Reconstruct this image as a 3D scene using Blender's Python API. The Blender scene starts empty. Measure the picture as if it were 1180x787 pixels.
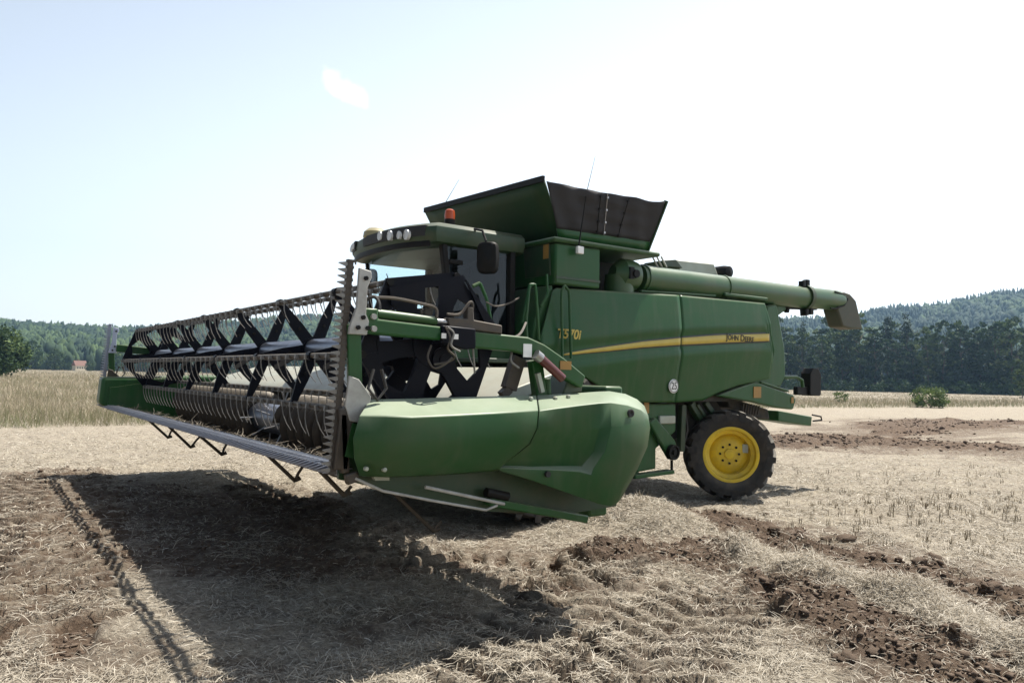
import bpy, bmesh, math, random
import numpy as np
from mathutils import Vector, Matrix, noise as mnoise
random.seed(7)
rng = np.random.default_rng(7)
scene = bpy.context.scene
COL = scene.collection

# ------------------------------------------------------------------ camera
# frame: metres, X = forward of the harvester, Y = its left side, Z = up
FPX = 901.75
CAM = np.array([5.7018, 8.6391, 1.6347])
_y, _p, _r = np.radians([-35.190, 2.575, 1.2594])
FW = np.array([np.sin(_y)*np.cos(_p), -np.cos(_y)*np.cos(_p), np.sin(_p)])
RT = np.cross(FW, [0, 0, 1]); RT /= np.linalg.norm(RT); UP = np.cross(RT, FW)
RT, UP = RT*np.cos(_r)+UP*np.sin(_r), -RT*np.sin(_r)+UP*np.cos(_r)
cd = bpy.data.cameras.new('camera'); cam = bpy.data.objects.new('camera', cd); COL.objects.link(cam)
cd.sensor_width = 36.0; cd.lens = FPX/1180*36.0; cd.clip_start = .05; cd.clip_end = 6000
cam.matrix_world = Matrix(((RT[0], UP[0], -FW[0], CAM[0]), (RT[1], UP[1], -FW[1], CAM[1]), (RT[2], UP[2], -FW[2], CAM[2]), (0, 0, 0, 1)))
scene.camera = cam

# ------------------------------------------------------------------ light
SUN_DIR = Vector((.5, .02, -1.0)).normalized()          # travel direction of sunlight
elev = math.asin(-SUN_DIR.z)
world = bpy.data.worlds.new("World"); scene.world = world; world.use_nodes = True
wn = world.node_tree; bg = wn.nodes['Background']
sky = wn.nodes.new('ShaderNodeTexSky'); sky.sky_type = 'NISHITA'; sky.sun_disc = False
sky.sun_elevation = elev; sky.sun_rotation = math.atan2(-SUN_DIR.x, -SUN_DIR.y)
sky.air_density = 1.0; sky.dust_density = 3.5; sky.ozone_density = 1.0; sky.altitude = 300
bg.inputs['Strength'].default_value = .05
HAZE_SKY = 19.5
HAZE_DENSITY = .00024
# one small fair-weather cloud, fixed to a direction of the sky
tc = wn.nodes.new('ShaderNodeTexCoord')
def wnode(t, **k):
    n = wn.nodes.new(t)
    for a, b in k.items(): setattr(n, a, b)
    return n
cdir = FW + RT*(394-590)/FPX - UP*(100-393.5)/FPX; cdir /= np.linalg.norm(cdir)
ca = np.cross(cdir, [0, 0, 1]); ca /= np.linalg.norm(ca); cb = np.cross(ca, cdir)
ca2 = ca*.84 - cb*.54; cb2 = ca*.54 + cb*.84
nz = wnode('ShaderNodeTexNoise'); nz.inputs['Scale'].default_value = 38; nz.inputs['Detail'].default_value = 6
wn.links.new(tc.outputs['Generated'], nz.inputs['Vector'])
def wdot(v):
    n = wnode('ShaderNodeVectorMath', operation='DOT_PRODUCT'); n.inputs[1].default_value = v
    wn.links.new(tc.outputs['Generated'], n.inputs[0]); return n.outputs['Value']
def wm(op, a, b=None, c=None):
    n = wnode('ShaderNodeMath', operation=op)
    for i, q in enumerate((a, b, c)):
        if q is None: continue
        if hasattr(q, 'is_linked'): wn.links.new(q, n.inputs[i])
        else: n.inputs[i].default_value = q
    return n.outputs[0]
e2 = wm('ADD', wm('POWER', wm('DIVIDE', wm('ABSOLUTE', wdot(ca2)), .040), 2), wm('POWER', wm('DIVIDE', wm('ABSOLUTE', wdot(cb2)), .018), 2))
front = wm('GREATER_THAN', wdot(cdir), 0)
cl = wm('SUBTRACT', wm('ADD', wm('MULTIPLY', nz.outputs['Fac'], 2.4), -.5), e2)
cl = wm('MULTIPLY', wm('MULTIPLY', wm('MINIMUM', wm('MAXIMUM', wm('MULTIPLY', cl, .8), 0), 1), front), .75)
# bright summer haze low in the sky, strongest towards the sun
hz_up = wm('POWER', wm('SUBTRACT', 1.0, wm('MINIMUM', wm('MAXIMUM', wdot((0, 0, 1)), 0), 1)), 1.2)
sxy = Vector((-SUN_DIR.x, -SUN_DIR.y, 0)).normalized()
hz_sun = wm('MAXIMUM', wm('MULTIPLY_ADD', wdot(tuple(sxy)), .48, .48), .0)
hz = wm('MULTIPLY', wm('MULTIPLY', hz_up, hz_sun), HAZE_SKY)
hcol = wnode('ShaderNodeVectorMath', operation='SCALE'); hcol.inputs[0].default_value = (.93, .985, 1.01); wn.links.new(hz, hcol.inputs['Scale'])
hadd = wnode('ShaderNodeVectorMath', operation='ADD'); wn.links.new(sky.outputs[0], hadd.inputs[0]); wn.links.new(hcol.outputs[0], hadd.inputs[1])
mixc = wnode('ShaderNodeMix', data_type='RGBA')
wn.links.new(cl, mixc.inputs[0]); wn.links.new(hadd.outputs[0], mixc.inputs[6]); mixc.inputs[7].default_value = (20, 20, 20, 1)
wn.links.new(mixc.outputs[2], bg.inputs['Color'])

sl = bpy.data.lights.new('sun', 'SUN'); sl.energy = 5.0; sl.angle = math.radians(.53); sl.color = (1, .955, .88)
sun = bpy.data.objects.new('sun', sl); COL.objects.link(sun); sun.rotation_euler = SUN_DIR.to_track_quat('-Z', 'Y').to_euler()
sun.location = (-10, 0, 30)
vs = scene.view_settings
vs.view_transform = 'Standard'; vs.look = 'None'; vs.gamma = 1; vs.use_curve_mapping = False; vs.exposure = .9
scene.cycles.max_bounces = 8; scene.cycles.transparent_max_bounces = 12; scene.cycles.volume_bounces = 0

# ------------------------------------------------------------------ point helpers
def ray(px, py): return FW + RT*(px-590)/FPX - UP*(py-393.5)/FPX
def onplane(px, py, ax, v):
    d = ray(px, py); return CAM + d*(v-CAM[ax])/d[ax]
def PX(px, py, v): return tuple(onplane(px, py, 0, v))
def P(px, py, v): return tuple(onplane(px, py, 1, v))
def PZ(px, py, v): return tuple(onplane(px, py, 2, v))
def G(px, py): return np.array(onplane(px, py, 2, 0)[:2])
def far(px, dist):                    # ground point at an azimuth and distance
    d = ray(px, 430); d = d[:2]/np.linalg.norm(d[:2]); return CAM[:2] + d*dist

# ------------------------------------------------------------------ materials
def nodes_of(m): return m.node_tree.nodes, m.node_tree.links
def new_mat(name):
    m = bpy.data.materials.new(name); m.use_nodes = True
    return m
def paint(name, base, rough=.4, metallic=0, dust=.0, dirt=.25, scale=6, coat=0, streak=False, dust_light_col=(.36, .31, .23), dirtcol=(.10, .075, .05), bump=.0, spec=.5):
    m = new_mat(name); N, L = nodes_of(m); b = N['Principled BSDF']
    geo = N.new('ShaderNodeNewGeometry'); tcn = N.new('ShaderNodeTexCoord')
    n1 = N.new('ShaderNodeTexNoise'); n1.inputs['Scale'].default_value = scale; n1.inputs['Detail'].default_value = 8; n1.inputs['Roughness'].default_value = .65
    L.new(tcn.outputs['Object'], n1.inputs['Vector'])
    n2 = N.new('ShaderNodeTexNoise'); n2.inputs['Scale'].default_value = scale*.35; n2.inputs['Detail'].default_value = 5
    L.new(tcn.outputs['Object'], n2.inputs['Vector'])
    r1 = N.new('ShaderNodeMapRange'); r1.inputs[1].default_value = .42; r1.inputs[2].default_value = .75; r1.inputs[3].default_value = 0; r1.inputs[4].default_value = dirt
    L.new(n1.outputs['Fac'], r1.inputs[0])
    mx = N.new('ShaderNodeMix'); mx.data_type = 'RGBA'; mx.inputs[6].default_value = (*base, 1); mx.inputs[7].default_value = (*dirtcol, 1)
    L.new(r1.outputs[0], mx.inputs[0])
    out = mx.outputs[2]
    if streak:                                    # dust washed down the panels in runs
        mp = N.new('ShaderNodeMapping'); mp.inputs['Scale'].default_value = (9, 9, .55); L.new(geo.outputs['Position'], mp.inputs[0])
        n3 = N.new('ShaderNodeTexNoise'); n3.inputs['Scale'].default_value = 1; n3.inputs['Detail'].default_value = 5; L.new(mp.outputs[0], n3.inputs['Vector'])
        r3 = N.new('ShaderNodeMapRange'); r3.inputs[1].default_value = .52; r3.inputs[2].default_value = .78; r3.inputs[3].default_value = 0; r3.inputs[4].default_value = .16; L.new(n3.outputs['Fac'], r3.inputs[0])
        mx3 = N.new('ShaderNodeMix'); mx3.data_type = 'RGBA'; L.new(r3.outputs[0], mx3.inputs[0]); L.new(out, mx3.inputs[6]); mx3.inputs[7].default_value = (.16, .15, .11, 1); out = mx3.outputs[2]
    sep = N.new('ShaderNodeSeparateXYZ'); L.new(geo.outputs['Normal'], sep.inputs[0])  # upward faces turn paler: dust, plus sunlit brightness put into the colour
    mr = N.new('ShaderNodeMapRange'); mr.inputs[1].default_value = .15; mr.inputs[2].default_value = .9; mr.inputs[3].default_value = .06; mr.inputs[4].default_value = 1
    L.new(sep.outputs['Z'], mr.inputs[0])
    mr2 = N.new('ShaderNodeMapRange'); mr2.inputs[1].default_value = .25; mr2.inputs[2].default_value = .7; mr2.inputs[3].default_value = .35*dust; mr2.inputs[4].default_value = dust
    L.new(n2.outputs['Fac'], mr2.inputs[0])
    mu = N.new('ShaderNodeMath'); mu.operation = 'MULTIPLY'; L.new(mr.outputs[0], mu.inputs[0]); L.new(mr2.outputs[0], mu.inputs[1])
    mx2 = N.new('ShaderNodeMix'); mx2.data_type = 'RGBA'; L.new(mu.outputs[0], mx2.inputs[0]); L.new(out, mx2.inputs[6]); mx2.inputs[7].default_value = (*dust_light_col, 1)
    L.new(mx2.outputs[2], b.inputs['Base Color'])
    ra = N.new('ShaderNodeMapRange'); ra.inputs[3].default_value = max(0, rough-.08); ra.inputs[4].default_value = min(1, rough+.14)
    L.new(n1.outputs['Fac'], ra.inputs[0]); L.new(ra.outputs[0], b.inputs['Roughness'])
    b.inputs['Metallic'].default_value = metallic; b.inputs['Coat Weight'].default_value = coat; b.inputs['Coat Roughness'].default_value = .15
    b.inputs['Specular IOR Level'].default_value = spec
    if bump:
        bp = N.new('ShaderNodeBump'); bp.inputs['Strength'].default_value = bump; bp.inputs['Distance'].default_value = .01
        L.new(n1.outputs['Fac'], bp.inputs['Height']); L.new(bp.outputs[0], b.inputs['Normal'])
    return m
M = {}
M['green'] = paint('green_paint', (.006, .068, .013), .36, dust=.36, dirt=.22, scale=2.2, coat=.0, spec=.28, streak=True)
M['green_dusty_lit'] = paint('dusty_lit_green_paint', (.008, .062, .013), .36, dust=.72, dirt=.30, scale=2.5, spec=.2, streak=True, bump=.12, dust_light_col=(.46, .50, .38))  # whitened dust tint also paints the sunlit brightness of upper faces
M['green_dark'] = paint('dark_green_paint_and_shade', (.007, .036, .009), .45, dust=.25, dirt=.4, scale=5)  # dark green parts; also painted-in shade of recessed header plates
M['tank_green'] = paint('tank_green_paint', (.007, .036, .010), .5, dust=.18, dirt=.2, scale=3, spec=.25)
M['black'] = paint('black_enamel', (.003, .004, .009), .40, dust=.05, dirt=.05, scale=5, spec=.10)
M['rubber'] = paint('tyre_rubber', (.012, .012, .012), .75, dust=.4, dirt=.5, scale=7, dirtcol=(.11, .088, .066), bump=.3)
M['plastic'] = paint('black_plastic', (.007, .007, .007), .5, dust=.04, dirt=.1, scale=8, spec=.15)
M['yellow'] = paint('yellow_paint', (.74, .52, .018), .40, dust=.12, dirt=.5, scale=5, dirtcol=(.22, .15, .05))
M['decal_yellow'] = paint('yellow_decal', (.50, .38, .06), .4, dirt=.2, scale=8)
M['decal_grey'] = paint('grey_decal', (.05, .055, .05), .45, dirt=.1)
M['white'] = paint('white_decal', (.8, .8, .78), .5, dirt=.12)
M['ink'] = paint('black_ink', (.012, .012, .012), .6, dirt=.05)
M['pale_plate'] = paint('pale_blue_plate', (.42, .47, .60), .45, dirt=.2, scale=10)
M['knife_steel'] = paint('knife_steel', (.20, .195, .185), .42, metallic=.6, dust=.15, dirt=.6, scale=16)
M['steel'] = paint('worn_steel', (.36, .36, .37), .38, metallic=.85, dust=.25, dirt=.5, scale=14)
M['blue_steel'] = paint('bluish_steel', (.23, .25, .31), .34, metallic=.9, dust=.15, dirt=.4, scale=12)
M['grey_paint'] = paint('grey_cast_plate', (.38, .38, .355), .5, metallic=.1, dust=.2, dirt=.45, scale=10)
M['galv'] = paint('galvanised_sheet', (.34, .37, .31), .5, metallic=.2, dust=.6, dirt=.45, scale=4, dirtcol=(.2, .16, .1))
M['bar'] = paint('muddy_bar_steel', (.055, .046, .038), .55, metallic=.3, dust=.35, dirt=.6, scale=20)
M['tine'] = paint('grey_tine', (.20, .195, .185), .5, metallic=.2, dust=.1, dirt=.4, scale=30)
M['tarp'] = paint('brown_mesh_tarp', (.021, .020, .022), .8, dust=.05, dirt=.25, scale=9, dirtcol=(.05, .045, .042), bump=.4)
M['auger_pipe'] = paint('faded_green_pipe', (.018, .070, .018), .38, dust=.15, dirt=.35, scale=2, dirtcol=(.13, .11, .07))
M['spout'] = paint('spout_rubber', (.040, .044, .025), .6, dust=.15, dirt=.4, scale=6)
M['orange'] = paint('orange_lens', (.42, .065, .012), .3, dirt=.1)
M['red'] = paint('red_reflector', (.09, .018, .018), .35, dirt=.35)
M['amber'] = paint('amber_sticker', (.30, .16, .025), .5, dirt=.4)
M['receiver'] = paint('receiver_dome', (.30, .26, .13), .4, dust=.3, dirt=.2)
M['lens'] = paint('lamp_lens', (.62, .63, .62), .12, dirt=.1)
M['interior'] = paint('cab_interior', (.03, .032, .034), .75, dirt=.2)
M['fabric'] = paint('seat_fabric', (.02, .02, .022), .9)
M['void'] = paint('dark_inner_parts', (.014, .014, .011), .8, dust=.3, dirt=.5, scale=6)  # near-black tone of inner and under parts
M['hose'] = paint('rubber_hose', (.01, .01, .011), .5, dust=.3)
M['mirror_glass'] = paint('mirror_glass', (.7, .72, .74), .05, metallic=1, dirt=.05)
def glass(name, tint, gl=.18):
    m = new_mat(name); N, L = nodes_of(m); N.remove(N['Principled BSDF']); o = N['Material Output']
    t = N.new('ShaderNodeBsdfTransparent'); t.inputs[0].default_value = (*tint, 1)
    g = N.new('ShaderNodeBsdfGlossy'); g.inputs['Roughness'].default_value = .04; g.inputs[0].default_value = (.85, .9, .95, 1)
    lw = N.new('ShaderNodeLayerWeight'); lw.inputs[0].default_value = .35
    r = N.new('ShaderNodeMapRange'); r.inputs[3].default_value = gl*.5; r.inputs[4].default_value = min(1, gl*4)
    L.new(lw.outputs['Fresnel'], r.inputs[0])
    mx = N.new('ShaderNodeMixShader'); L.new(r.outputs[0], mx.inputs[0]); L.new(t.outputs[0], mx.inputs[1]); L.new(g.outputs[0], mx.inputs[2]); L.new(mx.outputs[0], o.inputs[0])
    return m
M['glass'] = glass('cab_glass', (.80, .90, .92), .07)
M['side_glass'] = glass('tinted_door_glass', (.34, .40, .45), .05)
def varmat(name, c1, c2, rough=.85, trans=0.0, attr='tint', c3=None):
    m = new_mat(name); N, L = nodes_of(m); b = N['Principled BSDF']; o = N['Material Output']
    a = N.new('ShaderNodeAttribute'); a.attribute_name = attr
    cr = N.new('ShaderNodeValToRGB'); cr.color_ramp.elements[0].color = (*c1, 1); cr.color_ramp.elements[1].color = (*c2, 1)
    if c3: e = cr.color_ramp.elements.new(.5); e.color = (*c3, 1)
    L.new(a.outputs['Fac'], cr.inputs[0]); L.new(cr.outputs[0], b.inputs['Base Color'])
    b.inputs['Roughness'].default_value = rough; b.inputs['Specular IOR Level'].default_value = .25
    if trans:
        tr = N.new('ShaderNodeBsdfTranslucent'); L.new(cr.outputs[0], tr.inputs[0])
        mx = N.new('ShaderNodeMixShader'); mx.inputs[0].default_value = trans
        L.new(b.outputs[0], mx.inputs[1]); L.new(tr.outputs[0], mx.inputs[2]); L.new(mx.outputs[0], o.inputs[0])
    return m
M['straw'] = varmat('dry_straw', (.15, .125, .095), (.58, .53, .44), .7, .15, c3=(.36, .315, .245))
M['crop'] = varmat('ripe_stalks', (.10, .14, .045), (.47, .41, .31), .8, .2, c3=(.27, .225, .15))
M['leaf'] = varmat('broad_leaves', (.012, .034, .012), (.125, .175, .055), .7, .22, c3=(.040, .075, .025))
M['needle'] = varmat('dark_needles', (.012, .026, .012), (.04, .065, .025), .75, .12)
M['hillwood'] = varmat('far_woodland', (.012, .027, .013), (.050, .080, .026), .85, 0, c3=(.023, .043, .017))
M['bark'] = paint('bark', (.09, .07, .05), .9, dirt=.5, scale=3, bump=.6)
M['clod'] = paint('soil_clod', (.115, .082, .060), .95, dust=.10, dirt=.6, scale=18, dirtcol=(.065, .044, .031), bump=1.0, spec=.15)
M['roof_tile'] = paint('red_roof_tiles', (.17, .085, .062), .8, dirt=.3, scale=2)
M['plaster'] = paint('cream_plaster', (.6, .54, .42), .85, dirt=.2)
M['window'] = paint('dark_window', (.03, .035, .04), .2)

# ------------------------------------------------------------------ object helpers
def tag(o, label=None, cat=None, group=None, kind=None):
    if label: o['label'] = label
    if cat: o['category'] = cat
    if group: o['group'] = group
    if kind: o['kind'] = kind
    return o
def empty(name, loc=(0, 0, 0), rz=0, parent=None):
    o = bpy.data.objects.new(name, None); COL.objects.link(o); o.location = loc; o.rotation_euler = (0, 0, rz); o.empty_display_size = .2
    if parent: o.parent = parent
    return o
def link(name, me, parent=None):
    o = bpy.data.objects.new(name, me); COL.objects.link(o)
    if parent: o.parent = parent
    return o
def np_mesh(name, verts, quads=None, tris=None, attrs=None, smooth=False):
    me = bpy.data.meshes.new(name); verts = np.asarray(verts, np.float32)
    me.vertices.add(len(verts)); me.vertices.foreach_set('co', verts.ravel())
    loops = []; starts = []; totals = []; s = 0
    for arr, k in ((quads, 4), (tris, 3)):
        if arr is None or len(arr) == 0: continue
        arr = np.asarray(arr, np.int32); loops.append(arr.ravel())
        starts.append(s+np.arange(len(arr))*k); totals.append(np.full(len(arr), k)); s += arr.size
    loops = np.concatenate(loops); starts = np.concatenate(starts); totals = np.concatenate(totals)
    me.loops.add(len(loops)); me.loops.foreach_set('vertex_index', loops.astype(np.int32))
    me.polygons.add(len(starts)); me.polygons.foreach_set('loop_start', starts.astype(np.int32)); me.polygons.foreach_set('loop_total', totals.astype(np.int32))
    if smooth: me.polygons.foreach_set('use_smooth', np.ones(len(starts), bool))
    me.update(calc_edges=True)
    for k, a in (attrs or {}).items():
        at = me.attributes.new(k, 'FLOAT', 'POINT'); at.data.foreach_set('value', np.asarray(a, np.float32))
    return me

class MB:
    def __init__(s): s.v = []; s.f = []; s.m = []
    def add(s, vs_, fs, mi=0):
        o = len(s.v); s.v += [tuple(map(float, q)) for q in vs_]; s.f += [[i+o for i in f] for f in fs]; s.m += [mi]*len(fs); return s
    def box(s, lo, hi, mi=0):
        (a, b, c), (d, e, f) = lo, hi
        return s.add([(a, b, c), (d, b, c), (d, e, c), (a, e, c), (a, b, f), (d, b, f), (d, e, f), (a, e, f)],
                     [(3, 2, 1, 0), (4, 5, 6, 7), (0, 1, 5, 4), (1, 2, 6, 5), (2, 3, 7, 6), (3, 0, 4, 7)], mi)
    def prism(s, poly, ax, a, b, mi=0):               # polygon (in the other two axes) between ax=a and ax=b
        n = len(poly)
        def mk(q, v):
            q = list(q); q.insert(ax, v); return tuple(q)
        vs_ = [mk(q, a) for q in poly]+[mk(q, b) for q in poly]
        return s.add(vs_, [tuple(range(n))[::-1], tuple(range(n, 2*n))]+[(i, (i+1) % n, n+(i+1) % n, n+i) for i in range(n)], mi)
    def bar(s, p0, p1, w, h, mi=0, up=(0, 0, 1)):     # rectangular bar
        p0, p1 = Vector(p0), Vector(p1); d = (p1-p0).normalized(); u = Vector(up)
        if abs(d.dot(u)) > .95: u = Vector((0, 1, 0))
        a = d.cross(u).normalized()*w/2; c = a.cross(d).normalized()*h/2
        return s.add([p+q for p in (p0, p1) for q in (-a-c, a-c, a+c, -a+c)], [(3, 2, 1, 0), (4, 5, 6, 7), (0, 1, 5, 4), (1, 2, 6, 5), (2, 3, 7, 6), (3, 0, 4, 7)], mi)
    def tube(s, pts, r, n=10, mi=0):
        pts = [Vector(p) for p in pts]; rs = r if isinstance(r, (list, tuple)) else [r]*len(pts)
        vs_ = []; fs = []; a = None
        for i, p in enumerate(pts):
            d = (pts[min(i+1, len(pts)-1)]-pts[max(i-1, 0)]).normalized()
            if a is None: a = d.orthogonal().normalized()
            else: a = (a-d*a.dot(d)).normalized()
            b = d.cross(a)
            for k in range(n):
                t = 2*math.pi*k/n; vs_.append(p+(a*math.cos(t)+b*math.sin(t))*rs[i])
        for i in range(len(pts)-1):
            for k in range(n): fs.append((i*n+k, i*n+(k+1) % n, (i+1)*n+(k+1) % n, (i+1)*n+k))
        fs.append(tuple(range(n))[::-1]); fs.append(tuple((len(pts)-1)*n+k for k in range(n)))
        return s.add(vs_, fs, mi)
    def lathe(s, prof, c, ax=1, n=48, mi=0):          # prof: (radius, offset along axis)
        vs_ = []; fs = []; m = len(prof); c = Vector(c)
        for k in range(n):
            t = 2*math.pi*k/n
            for r, h in prof:
                q = [r*math.cos(t), r*math.sin(t)]; q.insert(ax, h); vs_.append(c+Vector(q))
        for k in range(n):
            for j in range(m-1): fs.append((k*m+j, k*m+j+1, ((k+1) % n)*m+j+1, ((k+1) % n)*m+j))
        return s.add(vs_, fs, mi)
    def grid(s, rows, mi=0):
        m = len(rows[0]); vs_ = [q for r in rows for q in r]
        return s.add(vs_, [(i*m+j, i*m+j+1, (i+1)*m+j+1, (i+1)*m+j) for i in range(len(rows)-1) for j in range(m-1)], mi)
    def build(s, name, mats, parent=None, bevel=0, smooth=35, solid=0, offset=-1, seg=2):
        me = bpy.data.meshes.new(name); me.from_pydata(s.v, [], s.f)
        for q in (mats if isinstance(mats, (list, tuple)) else [mats]): me.materials.append(q)
        me.polygons.foreach_set('material_index', s.m)
        bm = bmesh.new(); bm.from_mesh(me); bmesh.ops.recalc_face_normals(bm, faces=bm.faces); bm.to_mesh(me); bm.free()
        if smooth:
            me.polygons.foreach_set('use_smooth', [True]*len(me.polygons)); me.set_sharp_from_angle(angle=math.radians(smooth))
        o = link(name, me, parent)
        if solid:
            md = o.modifiers.new('thickness', 'SOLIDIFY'); md.thickness = solid; md.offset = offset
        if bevel:
            md = o.modifiers.new('bevel', 'BEVEL'); md.width = bevel; md.segments = seg; md.limit_method = 'ANGLE'; md.angle_limit = math.radians(40)
        return o
def arc(c, r, a0, a1, n, ax=1):
    out = []
    for i in range(n+1):
        t = math.radians(a0+(a1-a0)*i/n); q = [c[0]+r*math.cos(t), c[1]+r*math.sin(t)]; out.append(tuple(q))
    return out
def text_mesh(name, body, size, mat, parent, mtx, width=None, extrude=.0015, shear=0, bold=0, caps=False):
    cu = bpy.data.curves.new(name, 'FONT'); cu.body = body; cu.size = size; cu.extrude = extrude; cu.align_x = 'CENTER'; cu.align_y = 'CENTER'; cu.shear = shear; cu.offset = bold; cu.small_caps_scale = .80
    if caps:
        for c_ in cu.body_format: c_.use_small_caps = True
    to = bpy.data.objects.new(name, cu); COL.objects.link(to)
    dg = bpy.context.evaluated_depsgraph_get(); me = bpy.data.meshes.new_from_object(to.evaluated_get(dg))
    bpy.data.objects.remove(to); bpy.data.curves.remove(cu)
    xs = [v.co.x for v in me.vertices]; w = max(xs)-min(xs)
    if width:
        for v in me.vertices: v.co.x *= width/w
    me.materials.clear(); me.materials.append(mat)
    me.transform(mtx); return link(name, me, parent)
LEFT_FACE = lambda x, y, z: Matrix(((-1, 0, 0, x), (0, 0, 1, y), (0, 1, 0, z), (0, 0, 0, 1)))

# ------------------------------------------------------------------ ground
TAB = np.random.default_rng(3).random((256, 256))
def vn(x, y):
    xi = np.floor(x).astype(np.int64); yi = np.floor(y).astype(np.int64); fx = x-xi; fy = y-yi
    fx = fx*fx*(3-2*fx); fy = fy*fy*(3-2*fy)
    a = TAB[yi & 255, xi & 255]; b = TAB[yi & 255, (xi+1) & 255]; c = TAB[(yi+1) & 255, xi & 255]; d = TAB[(yi+1) & 255, (xi+1) & 255]
    return a+(b-a)*fx+(c-a)*fy+(a-b-c+d)*fx*fy
def fbm(x, y, o=4, g=.5):
    s = 0; a = 1; t = 0
    for i in range(o):
        s = s+a*vn(x*2**i+17.3*i, y*2**i+5.7*i); t += a; a *= g
    return s/t
def polydist(x, y, pts):
    best = np.full(x.shape, 1e9); along = np.zeros(x.shape); side = np.zeros(x.shape); acc = 0
    for a, b in zip(pts[:-1], pts[1:]):
        d = b-a; L = np.hypot(*d); t = np.clip(((x-a[0])*d[0]+(y-a[1])*d[1])/L**2, 0, 1)
        dx = x-a[0]-t*d[0]; dy = y-a[1]-t*d[1]; q = np.hypot(dx, dy); m = q < best
        best = np.where(m, q, best); along = np.where(m, acc+t*L, along); side = np.where(m, (d[0]*dy-d[1]*dx)/L, side); acc += L
    return best, along, side
def gp(*l): return [G(*q) for q in l]
BAND_A = gp((735, 585), (780, 590), (850, 610), (950, 632), (1010, 650), (1080, 672), (1180, 702), (1260, 725))
BAND_B = gp((690, 632), (790, 640), (860, 662), (930, 692), (1010, 742), (1100, 785), (1200, 830))
BAND_C = gp((1040, 497), (1110, 488), (1260, 489))
BAND_D = gp((890, 508), (960, 507), (1050, 512), (1250, 522))
WINDROW = gp((850, 640), (900, 660), (1000, 690), (1060, 705), (1120, 742), (1200, 775))
MOUND = gp((690, 600), (735, 598), (770, 612))
TRACKS = [(gp((60, 548), (45, 590), (20, 640), (-40, 730)), .95, .49), (gp((700, 640), (640, 700), (560, 800)), .5, .36), (gp((830, 680), (780, 720), (690, 800)), .6, .38), (gp((300, 560), (380, 600), (500, 640), (640, 660)), .6, .34)]
def sm(a, b, x):
    t = np.clip((x-a)/(b-a), 0, 1); return t*t*(3-2*t)
def ground_fields(x, y):
    """height, soil mask, straw-heap mask"""
    x = np.asarray(x, float); y = np.asarray(y, float)
    h = .10*(fbm(x/9, y/9, 3)-.5)+.05*(fbm(x/1.3+9, y/1.3, 3)-.5)+  .055*(fbm(x/.34, y/.34+4, 3)-.5)+.038*(fbm(x/.11, y/.11+7, 2)-.5)
    warp = (fbm(x/.6+3, y/.6, 3)-.5)
    soil = np.zeros_like(h); heap = np.zeros_like(h)
    near = (np.abs(x) < 16) & (np.abs(y) < 14) | ((x > -60) & (x < 0) & (y > -20) & (y < 8))
    xn, yn, wn_ = x[near], y[near], warp[near]
    hh = np.zeros_like(xn); so = np.zeros_like(xn); he = np.zeros_like(xn)
    lump = fbm(xn/.16, yn/.16, 3); lump2 = np.abs(fbm(xn/.42+8, yn/.42, 3)-.5)*2
    for pts, w, amp in ((BAND_A, .50, .9), (BAND_B, .48, .85), (BAND_C, 2.6, 1.3), (BAND_D, 2.2, 1.0)):
        d, al, sd = polydist(xn, yn, pts); wv = fbm(xn/(1.2*w), yn/(1.2*w)+w, 4)-.5; m = 1-sm(w*.35, w*1.1, d+(wn_*.8+wv*2.2)*w)
        so = np.maximum(so, np.maximum(m, .50*(1-sm(w*1.0, w*2.6, d+wn_*w*2.5)))); hh += m*amp*(.17*(lump-.45)+.13*(.5-lump2)+.05*(fbm(xn/.055, yn/.055, 2)-.5)+.03)
    d, al, sd = polydist(xn, yn, WINDROW); m = np.exp(-(d/.30)**2)*(.5+fbm(xn/.7, yn/.7, 2)); hh += .15*m; he = np.maximum(he, m*1.1)
    d, al, sd = polydist(xn, yn, MOUND); m = np.exp(-(d/.50)**2)*(.6+.8*fbm(xn/.5, yn/.5, 2)); hh += .24*m; he = np.maximum(he, m)
    for pts, w, ts in TRACKS:
        d, al, sd = polydist(xn, yn, pts); m = 1-sm(w*.75, w, d+wn_*.15)
        lug = np.sin((al+np.abs(sd)*.55)/.25*2*math.pi+wn_*1.6)
        hh += m*(-.05+.085*sm(-.3, .4, lug)*(.7+.6*lump)); so = np.maximum(so, m*(ts+.32*sm(.3, -.5, lug)))
    # scuffed earth under and ahead of the machine, also paints its shadow darker
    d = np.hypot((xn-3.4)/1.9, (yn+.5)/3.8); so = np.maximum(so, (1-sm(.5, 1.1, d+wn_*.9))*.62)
    so = so*np.clip(1-he*.75, 0, 1)
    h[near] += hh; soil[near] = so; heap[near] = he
    cam_d = np.hypot(x-CAM[0], y-CAM[1]); patch = sm(.47, .64, fbm(x/1.0+40, y/1.0, 4)); soil = np.maximum(soil, patch*(.17+.30*sm(13, 7, cam_d))*np.clip(1-heap, 0, 1))
    return h, np.clip(soil, 0, 1), np.clip(heap, 0, 1)
def axis_coords(lo, hi, step, limit_lo, limit_hi, g=1.09):
    c = list(np.arange(lo, hi, step)); s = step; a = lo; left = []
    while a > limit_lo: s *= g; a -= s; left.append(a)
    s = step; b = c[-1]; right = []
    while b < limit_hi: s *= g; b += s; right.append(b)
    return np.array(left[::-1]+c+right)
gx = axis_coords(-7.5, 6.6, .028, -2600, 1500); gy = axis_coords(-5.5, 7.6, .028, -2600, 1500)
GX, GY = np.meshgrid(gx, gy); gh, gs, ghp = ground_fields(GX.ravel(), GY.ravel())
far_d = np.hypot(GX.ravel()-CAM[0], GY.ravel()-CAM[1])
nx, ny = len(gx), len(gy); idx = np.arange(nx*ny).reshape(ny, nx)
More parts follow.
